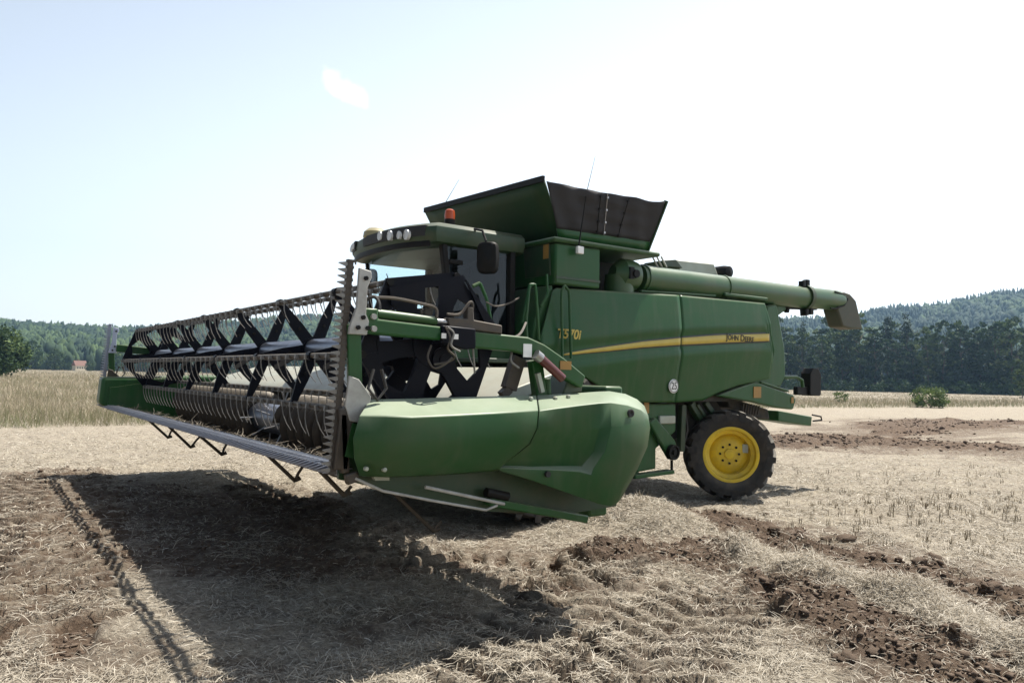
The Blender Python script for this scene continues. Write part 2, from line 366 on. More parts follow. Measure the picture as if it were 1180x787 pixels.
quads = np.stack([idx[:-1, :-1], idx[:-1, 1:], idx[1:, 1:], idx[1:, :-1]], -1).reshape(-1, 4)
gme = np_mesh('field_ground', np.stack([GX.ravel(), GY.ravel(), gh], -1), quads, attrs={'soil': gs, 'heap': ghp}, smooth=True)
gm = new_mat('stubble_field'); N, L = nodes_of(gm); b = N['Principled BSDF']; b.inputs['Roughness'].default_value = .95; b.inputs['Specular IOR Level'].default_value = .15
geo = N.new('ShaderNodeNewGeometry')
def tn(scale, detail=8, rough=.65, stretch=None, rot=0):
    t = N.new('ShaderNodeTexNoise'); t.inputs['Scale'].default_value = scale; t.inputs['Detail'].default_value = detail; t.inputs['Roughness'].default_value = rough
    if stretch:
        mp = N.new('ShaderNodeMapping'); mp.inputs['Scale'].default_value = stretch; mp.inputs['Rotation'].default_value = (0, 0, rot); L.new(geo.outputs['Position'], mp.inputs[0]); L.new(mp.outputs[0], t.inputs['Vector'])
    else: L.new(geo.outputs['Position'], t.inputs['Vector'])
    return t.outputs['Fac']
def ramp(sock, *stops):
    cr = N.new('ShaderNodeValToRGB'); e = cr.color_ramp.elements
    while len(e) < len(stops): e.new(.5)
    for el, (p_, c_) in zip(e, stops): el.position = p_; el.color = (*c_, 1)
    L.new(sock, cr.inputs[0]); return cr.outputs[0]
fine = tn(34, 9, .75, (1, .35, 1), .6); fine2 = tn(30, 9, .75, (.35, 1, 1), -.3); mid = tn(2.2, 6); big = tn(.12, 4)
add = N.new('ShaderNodeMath'); add.operation = 'MULTIPLY_ADD'; L.new(fine, add.inputs[0]); add.inputs[1].default_value = .5
hf = N.new('ShaderNodeMath'); hf.operation = 'MULTIPLY'; L.new(fine2, hf.inputs[0]); hf.inputs[1].default_value = .5; L.new(hf.outputs[0], add.inputs[2])
strawc = ramp(add.outputs[0], (.33, (.080, .064, .050)), (.43, (.225, .192, .152)), (.54, (.37, .33, .268)), (.68, (.53, .485, .405)))
soilc = ramp(tn(11, 10, .8), (.30, (.055, .038, .027)), (.5, (.125, .090, .066)), (.72, (.25, .195, .15)))
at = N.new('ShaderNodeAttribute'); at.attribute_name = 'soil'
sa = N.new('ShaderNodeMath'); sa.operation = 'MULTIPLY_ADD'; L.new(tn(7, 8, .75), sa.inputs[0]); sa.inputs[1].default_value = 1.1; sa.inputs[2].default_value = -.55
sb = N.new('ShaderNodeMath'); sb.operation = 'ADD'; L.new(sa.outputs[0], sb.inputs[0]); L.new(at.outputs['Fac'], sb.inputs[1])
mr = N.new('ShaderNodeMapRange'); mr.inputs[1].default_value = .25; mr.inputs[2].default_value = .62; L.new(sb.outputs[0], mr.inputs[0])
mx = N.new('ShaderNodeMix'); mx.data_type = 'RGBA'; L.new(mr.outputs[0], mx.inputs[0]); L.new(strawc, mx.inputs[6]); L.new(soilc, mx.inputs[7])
tone = ramp(mid, (.35, (.86, .84, .82)), (.65, (1.08, 1.06, 1.0)))
mx2 = N.new('ShaderNodeMix'); mx2.data_type = 'RGBA'; mx2.blend_type = 'MULTIPLY'; mx2.inputs[0].default_value = 1; L.new(mx.outputs[2], mx2.inputs[6]); L.new(tone, mx2.inputs[7])
L.new(mx2.outputs[2], b.inputs['Base Color'])
bp = N.new('ShaderNodeBump'); bp.inputs['Strength'].default_value = 1.0; bp.inputs['Distance'].default_value = .05
hs = N.new('ShaderNodeMath'); hs.operation = 'ADD'; L.new(add.outputs[0], hs.inputs[0]); L.new(tn(14, 8, .7), hs.inputs[1]); L.new(hs.outputs[0], bp.inputs['Height']); L.new(bp.outputs[0], b.inputs['Normal'])
gme.materials.append(gm)
tag(link('field_ground', gme), kind='structure')

# ------------------------------------------------------------------ straw, crop, stubble (uncountable cover)
def strips(n, xy, z, length, width, tilt, curl, heading=None):
    """thin curved strips: 3 cross sections, 2 quads each"""
    th = rng.uniform(0, 2*math.pi, n) if heading is None else heading
    d = np.stack([np.cos(th)*np.cos(tilt), np.sin(th)*np.cos(tilt), np.sin(tilt)], -1)
    s = np.stack([-np.sin(th), np.cos(th), rng.normal(0, .5, n)], -1)*width[:, None]/2
    bend = np.stack([-np.sin(th), np.cos(th), np.zeros(n)], -1)*(curl*length)[:, None]
    c = np.stack([xy[:, 0], xy[:, 1], z], -1)
    p0 = c; p1 = c+d*length[:, None]*.5+bend+np.array([0, 0, 1])*(length*.06)[:, None]; p2 = c+d*length[:, None]
    v = np.stack([p0-s, p0+s, p1-s, p1+s, p2-s*.6, p2+s*.6], 1).reshape(-1, 3)
    o = np.arange(n)*6
    q = np.concatenate([np.stack([o, o+1, o+3, o+2], -1), np.stack([o+2, o+3, o+5, o+4], -1)])
    return v, q
# loose straw: density falls off with distance from the trampled headland
n0 = 1500000
ang = rng.uniform(-.72, .72, n0)+math.atan2(FW[1], FW[0]); rad = 3.2*np.exp(rng.uniform(0, 1, n0)*math.log(24/3.2))
xy = CAM[:2]+np.stack([np.cos(ang)*rad, np.sin(ang)*rad], -1)
h, so, he = ground_fields(xy[:, 0], xy[:, 1])
dens = fbm(xy[:, 0]/.5, xy[:, 1]/.5, 4)
keep = rng.random(n0) < np.clip(.16+.9*sm(.38, .66, dens)+he*1.5, 0, 1)*np.clip(1-so*1.0, .14, 1)*np.clip(1.25-rad/26, .2, 1)*.55
xy, h, he, rad = xy[keep], h[keep], he[keep], rad[keep]; n = len(xy)
ln = np.where(rng.random(n) < .02, rng.uniform(.08, .18, n), rng.gamma(2.2, .016, n)+.018); wd = rng.uniform(.002, .0042, n)*np.clip(rad/6, 1, 2.2)
v, q = strips(n, xy, h+rng.uniform(-.004, .012, n)+he*rng.uniform(0, .06, n), ln, wd, rng.normal(.10, .22, n)+he*rng.normal(.1, .3, n), rng.normal(0, .07, n))
tint = np.repeat(np.clip(rng.normal(.55, .22, n), 0, 1), 6)
me = np_mesh('loose_straw', v, q, attrs={'tint': tint}); me.materials.append(M['straw'])
tag(link('loose_straw', me), 'pale chopped straw scattered and heaped over the stubble field', 'straw', kind='stuff')
# soil crumbs
n0 = 170000
ang = rng.uniform(-.72, .72, n0)+math.atan2(FW[1], FW[0]); rad = 3.5*np.exp(rng.uniform(0, 1, n0)*math.log(45/3.5))
xy = CAM[:2]+np.stack([np.cos(ang)*rad, np.sin(ang)*rad], -1); h, so, he = ground_fields(xy[:, 0], xy[:, 1])
keep = rng.random(n0) < sm(.45, .9, so)*.55; xy, h, rad = xy[keep], h[keep], rad[keep]; n = len(xy)
def ico(sub):
    bm = bmesh.new(); bmesh.ops.create_icosphere(bm, subdivisions=sub, radius=1); v_ = np.array([q.co[:] for q in bm.verts]); f_ = np.array([[q.index for q in f.verts] for f in bm.faces]); bm.free(); return v_, f_
iv, if_ = ico(1)
sz = np.clip(rng.lognormal(-4.65, .55, n), .004, .028)*np.clip(rad/9, 1, 2.2)
vv = (iv[None]*rng.uniform(.45, 1.5, (n, len(iv), 1))*sz[:, None, None]*rng.uniform(.6, 1.4, (n, 1, 3))*np.array([1, 1, .7])+np.stack([xy[:, 0], xy[:, 1], h+sz*.25], -1)[:, None])
ff = (if_[None]+(np.arange(n)*len(iv))[:, None, None]).reshape(-1, 3)
me = np_mesh('soil_crumbs', vv.reshape(-1, 3), None, ff); me.materials.append(M['clod'])
tag(link('soil_crumbs', me), 'brown soil crumbs strewn along the torn up strips', 'soil', kind='stuff')
# larger clods, one object each
iv3, if3 = ico(3)
clod_meshes = []
for k in range(5):
    sd = random.random()*50; vs_ = []
    for q in iv3:
        p_ = Vector(q); r_ = 1+.55*mnoise.noise(p_*1.1+Vector((sd, 0, 0)))+.5*mnoise.noise(p_*2.4+Vector((0, sd, 0)))+.34*mnoise.noise(p_*5.5+Vector((0, 0, sd)))+.2*mnoise.noise(p_*11+Vector((sd, sd, 0)))
        vs_.append((q[0]*r_, q[1]*r_*.8, q[2]*r_*.6))
    me = np_mesh('soil_clod', vs_, None, if3, smooth=False); me.materials.append(M['clod']); clod_meshes.append(me)
clod_px = [(895, 616, .09), (912, 619, .07), (975, 622, .12), (952, 621, .10), (1022, 641, .08), (1075, 640, .10), (1142, 690, .10), (925, 512, .08), (883, 592, .04), (1008, 760, .06), (975, 757, .08), (885, 676, .07), (870, 668, .05), (1160, 775, .08), (1100, 757, .06), (1120, 700, .05), (1060, 660, .06), (720, 652, .04), (930, 632, .05), (1040, 668, .05), (935, 700, .05), (1165, 712, .06), (300, 552, .04), (240, 548, .05), (1085, 496, .12), (1110, 490, .14), (1140, 494, .11), (1165, 488, .15), (960, 508, .10), (1060, 514, .08)]
for px, py, s_ in clod_px:
    g_ = G(px, py); hz = ground_fields(np.array([g_[0]]), np.array([g_[1]]))[0][0]
    o = link('soil_clod', random.choice(clod_meshes)); o.location = (g_[0], g_[1], hz+s_*.05); s2 = s_*random.uniform(.7, 1.0); o.scale = (s2, s2*random.uniform(.8, 1.2), s2*random.uniform(.7, 1.0)); o.rotation_euler = (random.uniform(-.4, .4), random.uniform(-.4, .4), random.uniform(0, 6.3))
    tag(o, 'lumpy brown clod of turned up soil lying on the stubble field', 'clod', 'large soil clods on the field')
# standing crop: everything beyond a diagonal edge
CE = [np.array(q) for q in (G(-260, 497), G(0, 494), G(160, 490), G(900, 471), G(1180, 469), G(1420, 468))]
def crop_pts(n, d0, d1, a0=-.72, a1=.72):
    ang = rng.uniform(a0, a1, n)+math.atan2(FW[1], FW[0]); rad = d0*np.exp(rng.uniform(0, 1, n)*math.log(d1/d0))
    xy = CAM[:2]+np.stack([np.cos(ang)*rad, np.sin(ang)*rad], -1)
    ok = np.zeros(n, bool); edge = np.full(n, 1e9)
    d_, al_, sd_ = polydist(xy[:, 0], xy[:, 1], CE); ok = np.hypot(*(xy-CAM[:2]).T) > 0
    # beyond the edge = on the far side from the camera
    ref = np.sign(polydist(np.array([CAM[0]]), np.array([CAM[1]]), CE)[2][0]); ok = np.sign(sd_) != ref
    return xy[ok], d_[ok], rad[ok]
xy, ed, rad = crop_pts(420000, 20, 430); n = len(xy)
lowf = fbm(xy[:, 0]/1.7, xy[:, 1]/1.7, 4, .65)
h = ground_fields(xy[:, 0], xy[:, 1])[0]
azp = np.clip(((xy-CAM[:2])@RT[:2])/((xy-CAM[:2])@FW[:2]), -1, 1)      # left of the machine the crop is tall, at right only a verge
tall = np.where(azp < .2, 1.0, np.where(ed < 14, .85, .35))
ln = (.12+.62*lowf)*rng.uniform(.5, 1.15, n)*tall; wd = np.clip(rad/22, 1, 6)*.006
v, q = strips(n, xy, h-.02, ln, wd, np.clip(rng.normal(1.2, .38, n), .1, 2.2), rng.normal(0, .14, n))
green = (ed < 2.0)*(rng.random(n) < .55)*(fbm(xy[:, 0]/1.6+4, xy[:, 1]/1.6, 2) > .42)
tint = np.where(green, rng.uniform(0, .25, n), np.clip(rng.normal(.68, .24, n)-.30*(fbm(xy[:, 0]/.9, xy[:, 1]/.9, 3) > .55)-.25*(fbm(xy[:, 0]/6, xy[:, 1]/6, 2) > .58), .28, 1)); ln2 = ln
me = np_mesh('standing_crop', v, q, attrs={'tint': np.repeat(tint, 6)}); me.materials.append(M['crop'])
tag(link('standing_crop', me), 'uncut ripe crop and dry grass standing along the back of the field', 'crop', kind='stuff')
# rows of short cut stubble at right
rows = []
for i in range(110):
    px = random.uniform(985, 1180); py = random.choice((574, 580, 586, 593, 602))+random.uniform(-2, 2)-(px-1080)*.02
    if random.random() < .75: rows.append(G(px, py))
for i in range(120): rows.append(G(random.uniform(900, 1180), random.uniform(540, 640)))
rows = np.array(rows); k = 5; xy = np.repeat(rows, k, 0)+rng.normal(0, .02, (len(rows)*k, 2)); n = len(xy)
v, q = strips(n, xy, ground_fields(xy[:, 0], xy[:, 1])[0], rng.uniform(.03, .10, n), np.full(n, .007), rng.normal(1.4, .2, n), rng.normal(0, .03, n))
me = np_mesh('cut_stubble', v, q, attrs={'tint': np.repeat(rng.uniform(0, .6, n), 6)}); me.materials.append(varmat('brown_stubble', (.14, .11, .07), (.42, .35, .23)))
tag(link('cut_stubble', me), 'short brown stubble stalks left in rows on the cut field', 'stubble', kind='stuff')

# ------------------------------------------------------------------ hills and woods
def ridge_y(px):
    return np.interp(px, [-300, -100, 0, 60, 110, 150, 200, 260, 330, 395, 600, 760, 900, 985, 1080, 1180, 1350, 1600], [356, 360, 363, 365, 368, 368, 363, 359, 352, 349, 345, 352, 356, 352, 343, 335, 326, 330])
def horizon_y(px): return 421.0+(px)*.0215
D0, D1 = 420.0, 900.0
def hill_h(px, dist):
    top = (horizon_y(px)-ridge_y(px))/FPX*D1-24
    t = np.clip((dist-D0)/(D1-D0), 0, 1.25); s_ = np.where(t < 1, t*t*(3-2*t)*.35+.65*t**1.2, 1-(t-1)*1.5)
    return np.maximum(top, 5)*s_*(1+.10*(fbm(px/60., dist/120., 3)-.5))-1.0
pxs = np.linspace(-420, 1700, 170); ds = np.linspace(D0, 1150, 60)
HP, HD = np.meshgrid(pxs, ds)
def polar(px, dist):
    d = FW[None, :2]+RT[None, :2]*((np.asarray(px).ravel()-590)/FPX)[:, None]; d /= np.linalg.norm(d, axis=1)[:, None]
    return CAM[:2]+d*np.asarray(dist).ravel()[:, None]
hxy = polar(HP, HD); hz = hill_h(HP.ravel(), HD.ravel())
idx = np.arange(HP.size).reshape(HP.shape)
me = np_mesh('hills', np.column_stack([hxy, hz]), np.stack([idx[:-1, :-1], idx[:-1, 1:], idx[1:, 1:], idx[1:, :-1]], -1).reshape(-1, 4), smooth=True)
hm = paint('hill_meadow', (.16, .17, .06), .95, dirt=.5, scale=.02, dirtcol=(.06, .09, .03)); me.materials.append(hm)
tag(link('hills', me), kind='structure')
hd = 412.0
n0 = 21000
tpx = rng.uniform(-380, 1640, n0); td = np.sqrt(rng.uniform(D0**2, 930**2, n0))
clear = (np.hypot((tpx-335)/26, (td-700)/22) < 1) | ((np.abs(tpx-93) < 9) & (td < 450))
tpx, td = tpx[~clear], td[~clear]; n = len(tpx)
txy = polar(tpx, td); tz = hill_h(tpx, td)
kind = fbm(tpx/70+3, td/60, 3); conif = rng.random(n) < np.where(tpx > 700, sm(.62, .42, kind)*.8+.04, .08+.12*sm(800, 900, td))
tv = []; tf = []; tt = []; off = 0
iv2, if2 = ico(2)
base_t = np.clip(.18+.75*sm(.40, .66, fbm(tpx/45+30, td/40+3, 3)), 0, 1)
for k in range(n):
    if conif[k]:
        H_ = random.uniform(11, 17); R_ = H_*random.uniform(.19, .25); a0 = random.uniform(0, 6)
        vv = [(0, 0, H_)]; m_ = 7
        lv = 4
        for j in range(1, lv+1):
            for i in range(m_):
                for rr, dz in (((j/lv)*R_*random.uniform(.85, 1.2), 0), ((j/lv)*R_*.62, .02)):
                    vv.append((math.cos(a0+i*6.283/m_+j*.4)*rr, math.sin(a0+i*6.283/m_+j*.4)*rr, H_*(1-.92*j/lv)-dz*H_))
        vv = np.array(vv); F_ = []
        st = lambda j, i, s_: 1+((j-1)*m_+(i % m_))*2+s_
        for i in range(m_): F_.append((0, st(1, i, 0), st(1, i+1, 0)))
        for j in range(1, lv):
            for i in range(m_):
                F_.append((st(j, i, 1), st(j+1, i, 0), st(j+1, i+1, 0))); F_.append((st(j, i, 1), st(j+1, i+1, 0), st(j, i+1, 1)))
        F_ = np.array(F_); tin = base_t[k]*.25+random.uniform(0, .1)
    else:
        H_ = random.uniform(8, 14); w_ = random.uniform(2.5, 4.4)*(.75 if td[k] < 560 else 1)
        nzz = 1+.33*np.sin(iv2[:, 0]*3.1+k)*np.sin(iv2[:, 1]*3.7+k*1.7)+rng.uniform(-.3, .3, len(iv2))
        vv = iv2*nzz[:, None]*np.array([w_, w_, H_*.5])+np.array([0, 0, H_*.5]); F_ = if2; tin = base_t[k]+random.uniform(-.14, .14)
    tv.append(vv+np.array([txy[k, 0], txy[k, 1], tz[k]-.5])); tf.append(F_+off); off += len(vv); tt.append(np.full(len(vv), np.clip(tin, 0, 1))+rng.uniform(-.12, .12, len(vv)))
me = np_mesh('distant_forest', np.concatenate(tv), None, np.concatenate(tf), attrs={'tint': np.concatenate(tt)}); me.materials.append(M['hillwood'])
tag(link('distant_forest', me), 'mixed woodland covering the far hills behind the field', 'forest', kind='stuff')

# individual trees
def leaf_crown(seed, H_, R_, z0, nclump, per, size, shape='round', tight=.30):
    r_ = np.random.default_rng(seed); cs = []
    while len(cs) < nclump:
        p_ = r_.uniform(-1, 1, 3); d_ = np.linalg.norm(p_)
        if d_ > 1 or d_ < .45: continue
        t = (p_[2]+1)/2
        wgt = (1-abs(2*t-1)**2.6)**.5 if shape == 'round' else (1-t)**.8+.05
        if shape == 'round' and H_ > 15 and t < .5: wgt = 1
        cs.append((p_[0]*R_*(.55+.45*wgt)*(1 if shape == 'round' else wgt*1.5), p_[1]*R_*(.55+.45*wgt)*(1 if shape == 'round' else wgt*1.5), z0+t*(H_-z0)))
    cs = np.array(cs); c = np.repeat(cs, per, 0); n = len(c)
    off = r_.normal(0, 1, (n, 3)); off /= np.linalg.norm(off, axis=1)[:, None]; off *= (r_.uniform(0, 1, (n, 1))**.5)*R_*tight*np.array([1, 1, .75])
    p_ = c+off
    a = r_.normal(0, 1, (n, 3)); a /= np.linalg.norm(a, axis=1)[:, None]; b_ = np.cross(a, r_.normal(0, 1, (n, 3))); b_ /= np.linalg.norm(b_, axis=1)[:, None]
    s_ = r_.uniform(.55, 1.25, (n, 1))*size
    v = np.stack([p_-a*s_*.5, p_+b_*s_*.32, p_+a*s_*.5, p_-b_*s_*.32], 1).reshape(-1, 3)
    q = np.arange(n*4).reshape(n, 4)
    tint = np.clip(np.repeat(r_.normal(.45, .22, nclump), per)+r_.normal(0, .12, n), 0, 1)
    return v, q, np.repeat(tint, 4)
def crown_mesh(mat, *a, **k):
    v, q, t = leaf_crown(*a, **k); me = np_mesh('crown', v, q, attrs={'tint': t}); me.materials.append(mat); return me
def trunk_mesh(H_, r0, seed):
    r_ = random.Random(seed); mb = MB()
    pts = [(r_.uniform(-.1, .1)*i, r_.uniform(-.1, .1)*i, -.3+H_*.82*i/5) for i in range(6)]
    mb.tube(pts, [r0*(1-.8*i/5) for i in range(6)], 8)
    for k in range(7):
        t = r_.uniform(.3, .9); i = int(t*5); b0 = Vector(pts[i]).lerp(Vector(pts[min(i+1, 5)]), t*5-i); an = r_.uniform(0, 6.28); ln_ = H_*r_.uniform(.10, .18)
        mb.tube([b0, b0+Vector((math.cos(an)*ln_*.5, math.sin(an)*ln_*.5, ln_*.35)), b0+Vector((math.cos(an)*ln_, math.sin(an)*ln_, ln_*.8))], [r0*.35, r0*.22, r0*.08], 6)
    o = mb.build('trunk', M['bark']); me = o.data; bpy.data.objects.remove(o); return me
M['leaf_pale'] = varmat('pale_leaves', (.020, .046, .016), (.17, .21, .075), .7, .25, c3=(.065, .105, .036))
M['leaf_deep'] = varmat('deep_leaves', (.009, .028, .014), (.070, .115, .045), .7, .2, c3=(.026, .055, .024))
broad = [(crown_mesh((M['leaf'], M['leaf_deep'], M['leaf_pale'])[k % 3], 10+k, 18+k % 3, 3.4+.35*(k % 4), .0, 84, 44, .66, tight=.21), trunk_mesh(19, .28, k)) for k in range(6)]
fir = [(crown_mesh(M['needle'], 30+k, 22, 3.1, .5, 130, 20, .55, shape='cone'), trunk_mesh(22, .25, 20+k)) for k in range(3)]
def place_tree(px, dist, kind, sc, label, group, name='forest_tree', cat='tree'):
    x, y = polar([px], [dist])[0]; cm, tm = random.choice(kind)
    t = empty(name, (x, y, -.9 if dist < 260 and dist > 180 else -.2), random.uniform(0, 6.28)); t.scale = (sc*random.uniform(.9, 1.1), sc*random.uniform(.9, 1.1), sc)
    link('trunk', tm, t); link('crown', cm, t); tag(t, label, cat, group); return t
lab_b = 'leafy broadleaf tree in the dense dark forest edge behind the field'
lab_f = 'dark pointed conifer rising among the broadleaf trees of the forest edge'
for row, (dist, step, s0) in enumerate(((205, 21, .92), (217, 23, 1.0), (231, 25, 1.04))):
    px = 560+row*8
    while px < 1330:
        fr = (px-900)/280
        sc = s0*random.uniform(.74, 1.10)*(.98 if px < 1100 else .93)
        if row > 0 and random.random() < .2: place_tree(px, dist, fir, sc*.90, lab_f, 'conifers in the forest edge', 'conifer')
        else: place_tree(px, dist+random.uniform(-4, 4), broad, sc, lab_b, 'broadleaf trees of the forest edge')
        px += step*random.uniform(.75, 1.25)
place_tree(1178, 150, broad, .30, 'small dark tree at the right end of the grass verge in front of the forest', None, 'small_tree')
ug = [leaf_crown(200+k, 3.2, 2.3, 0, 16, 14, .6) for k in range(4)]; uv = []; uq = []; ut = []; uo = 0
for dist in (198, 208, 222):
    for px in np.arange(540, 1340, 7.5):
        v_, q_, t_ = ug[random.randrange(4)]; x_, y_ = polar([px+random.uniform(-4, 4)], [dist+random.uniform(-3, 3)])[0]; f_ = random.uniform(.6, 1.15)
        uv.append(v_*f_+np.array([x_, y_, -.3])); uq.append(q_+uo); ut.append(t_*.7); uo += len(v_)
me = np_mesh('undergrowth', np.concatenate(uv), np.concatenate(uq), attrs={'tint': np.concatenate(ut)}); me.materials.append(M['leaf'])
tag(link('undergrowth', me), 'dark brambles and saplings filling the foot of the forest edge', 'undergrowth', kind='stuff')
# single round tree at the far left
tl = empty('round_tree', (*polar([-6], [128])[0], -.1)); tag(tl, 'dark round leafy tree standing alone at the left edge of the crop field', 'tree')
me = crown_mesh(M['leaf'], 77, 7.0, 4.0, .0, 190, 34, .5); me2 = trunk_mesh(7, .22, 5); link('crown', me, tl); link('trunk', me2, tl)
# left middle-distance trees under the hill
mid_b = [(crown_mesh(M['leaf'], 50+k, 11, 4.2, .2, 80, 24, .8), trunk_mesh(11, .2, 40+k)) for k in range(4)]
for px in list(range(-330, 600, 26)):
    if abs(px-93) < 22: continue
    place_tree(px+random.uniform(-8, 8), random.uniform(330, 400), mid_b, random.uniform(.75, 1.15), 'soft green broadleaf tree in the row at the foot of the left hill', 'trees at the foot of the left hill', 'valley_tree')
for px_, sc_ in ((80, .36), (104, .42)): place_tree(px_, 404, mid_b, sc_, 'low green tree standing right beside the red roofed farmhouse', 'trees beside the farmhouse', 'small_tree')
# shrub on the verge
bu = empty('shrub', (*polar([1071], [66])[0], -.05)); tag(bu, 'bright green leafy shrub on the dry grass verge in front of the forest', 'shrub')
me = crown_mesh(varmat('shrub_leaves', (.05, .085, .025), (.14, .19, .06), .7, .3), 91, 1.6, 1.25, .0, 70, 30, .17); link('crown', me, bu); link('trunk', trunk_mesh(1.6, .06, 9), bu)
bu2 = empty('shrub', (*polar([968], [72])[0], -.05)); tag(bu2, 'small pale green bush in the verge beside the rear of the harvester', 'shrub')
me = crown_mesh(bpy.data.materials['shrub_leaves'], 93, 1.1, .7, .0, 26, 24, .14); link('crown', me, bu2); link('trunk', trunk_mesh(1.0, .05, 9), bu2)
# farmhouse
hx, hy = polar([93], [hd])[0]; fh = empty('farmhouse', (hx, hy, .2), math.radians(20)); fh.scale = (.40, .42, .62); tag(fh, 'low cream farmhouse with a red tiled roof at the foot of the left hill', 'house')
MB().box((-6.5, -4, -8), (6.5, 4, 3.4)).build('wall', M['plaster'], fh)
MB().prism([(-4.5, 3.4), (4.5, 3.4), (0, 7.2)], 0, -7, 7).build('roof', M['roof_tile'], fh)
for s_ in (-1, 1):
    for x in (-4, -1.3, 1.4, 4): MB().box((x-.5, s_*4.03-.04, 1.2), (x+.5, s_*4.03+.04, 2.5)).build('window', M['window'], fh)
MB().box((1.5, -.5, 6), (2.3, .3, 8.2)).build('chimney', M['roof_tile'], fh)

# ================================================================== combine harvester
HV = empty('combine_harvester'); tag(HV, 'large green combine harvester with open grain tank parked on the stubble field', 'combine harvester')
PY_ = 1.485
# ---- side panels (moulded skin that follows the stripe)
def pl(*pts): return sorted([(P(a, b_, PY_)[0], P(a, b_, PY_)[2]) for a, b_ in pts])
ZL = pl((622, 394), (650, 418), (673, 434), (705, 452), (738, 464), (785, 464), (816, 461.5), (832, 453), (854, 444.5), (891, 436))
ZU = pl((621.5, 391.5), (642, 331), (785, 340), (882, 349.5), (888, 378), (891.5, 404))
ST = pl((622, 417), (650, 408.5), (675, 405), (700, 402), (740, 397), (785, 393.3), (830, 390.5), (886, 388.7), (900, 388.2))
ip = lambda tab, x: np.interp(x, [q[0] for q in tab], [q[1] for q in tab])
def skin(v):
    return float(np.interp(v, [-1.2, -.9, -.6, -.35, -.19, -.14, -.08, .08, .13, .17, .35, .55, .8], [1.345, 1.385, 1.43, 1.472, 1.503, 1.502, 1.485, 1.485, 1.505, 1.51, 1.492, 1.465, 1.42]))
def panel(name, x0, x1, nx_=40):
    cols = []
    for i in range(nx_+1):
        x = x0+(x1-x0)*i/nx_; zl, zu, zs = ip(ZL, x), ip(ZU, x), ip(ST, x)
        zl = min(zl, zu-.01)
        col = [(x, skin(z-zs), z) for z in np.linspace(zl, zu, 46)]
        cols.append(col)
    return MB().grid(cols).build(name, M['green'], HV, solid=.03, offset=-1 if x1 > x0 else 1, smooth=50)
xf, xr, xs_ = P(621.5, 391.5, PY_)[0], P(891.3, 404, PY_)[0], P(785, 340, PY_)[0]
pf = panel('side_panel', xs_+.006, xf); pr = panel('side_panel', xr, xs_-.006)
def stripe(x0, x1, half, yo, mat, name, par, nn=40):
    cols = []
    for i in range(nn+1):
        x = x0+(x1-x0)*i/nn; zs = ip(ST, x); t = (P(648, 409, PY_)[0]-x)/(P(648, 409, PY_)[0]-P(886, 389, PY_)[0]); hw = half*(.12+.88*min(1, max(0, t)**.6*1.25))
        cols.append([(x, skin(-hw)+yo, zs-hw), (x, skin(0)+yo, zs), (x, skin(hw)+yo, zs+hw)])
    MB().grid(cols).build(name, mat, par, solid=.002, offset=0)
xst, xen = P(648, 409, PY_)[0], P(886, 389, PY_)[0]
stripe(xs_+.01, xst, .075, .003, M['decal_grey'], 'stripe_border', pf); stripe(xen-.02, xs_-.01, .075, .003, M['decal_grey'], 'stripe_border', pr)
stripe(xs_+.01, xst, .052, .007, M['decal_yellow'], 'stripe', pf); stripe(xen, xs_-.01, .052, .007, M['decal_yellow'], 'stripe', pr)
a, c = P(836, 391, PY_), P(868.5, 391, PY_)
text_mesh('lettering', 'John Deere', .128, M['ink'], pr, LEFT_FACE((a[0]+c[0])/2, 1.4965, ip(ST, (a[0]+c[0])/2)) @ Matrix.Rotation(math.radians(-1.2), 4, 'Z'), width=abs(a[0]-c[0]), caps=True, bold=.0015)
a, c = P(641, 386, 1.5), P(668, 386, 1.5)
text_mesh('lettering', 'T570i', .155, M['decal_yellow'], pf, LEFT_FACE((a[0]+c[0])/2, 1.512, P(654, 385.5, 1.5)[2]), width=abs(a[0]-c[0]), shear=.2, bold=.004)
# speed disc
q = P(776.5, 445, 1.46)
sgn = MB().lathe([(.0, .012), (.083, .012), (.091, .006), (.091, 0), (0, 0)], (q[0], 1.452, q[2]), 1, 40).build('speed_disc', M['white'], HV)
MB().lathe([(.074, .0125), (.074, .0145), (.081, .0145), (.081, .0125)], (q[0], 1.452, q[2]), 1, 40).build('ring', M['ink'], sgn)
text_mesh('numerals', '25', .135, M['ink'], sgn, LEFT_FACE(q[0], 1.4665, q[2]), width=.098)

# ---- core, rear hood, decks
MB().box((-3.85, -1.3, 1.35), (.0, 1.3, 2.66)).build('body', M['void'], HV)
MB().prism([(.02, 1.95), (.32, 1.98), (.28, 2.3), (.06, 2.72), (.02, 2.72)], 1, .62, 1.40).build('front_bulkhead', M['green'], HV, bevel=.02)
MB().prism([(.02, 1.95), (.32, 1.98), (.28, 2.3), (.06, 2.72), (.02, 2.72)], 1, -1.40, -.62).build('front_bulkhead', M['green'], HV, bevel=.02)
R = lambda a, b_: P(a, b_, 1.38)
hood = [R(884, 352), R(896, 350), R(905, 400), R(906, 434), R(900, 447), R(862, 447)]
MB().prism([(q[0], q[2]) for q in hood], 1, -1.38, 1.38).build('rear_hood', M['green'], HV, bevel=.04)
MB().box((-3.8, -1.40, 1.38), (.0, -1.36, 2.74)).build('side_panel', M['green'], HV, bevel=.02)
MB().prism([(-3.75, 2.72), (-1.7, 2.72), (-1.62, 3.0), (-3.7, 2.86)], 1, -1.3, .95).build('engine_deck', M['green_dark'], HV, bevel=.02)
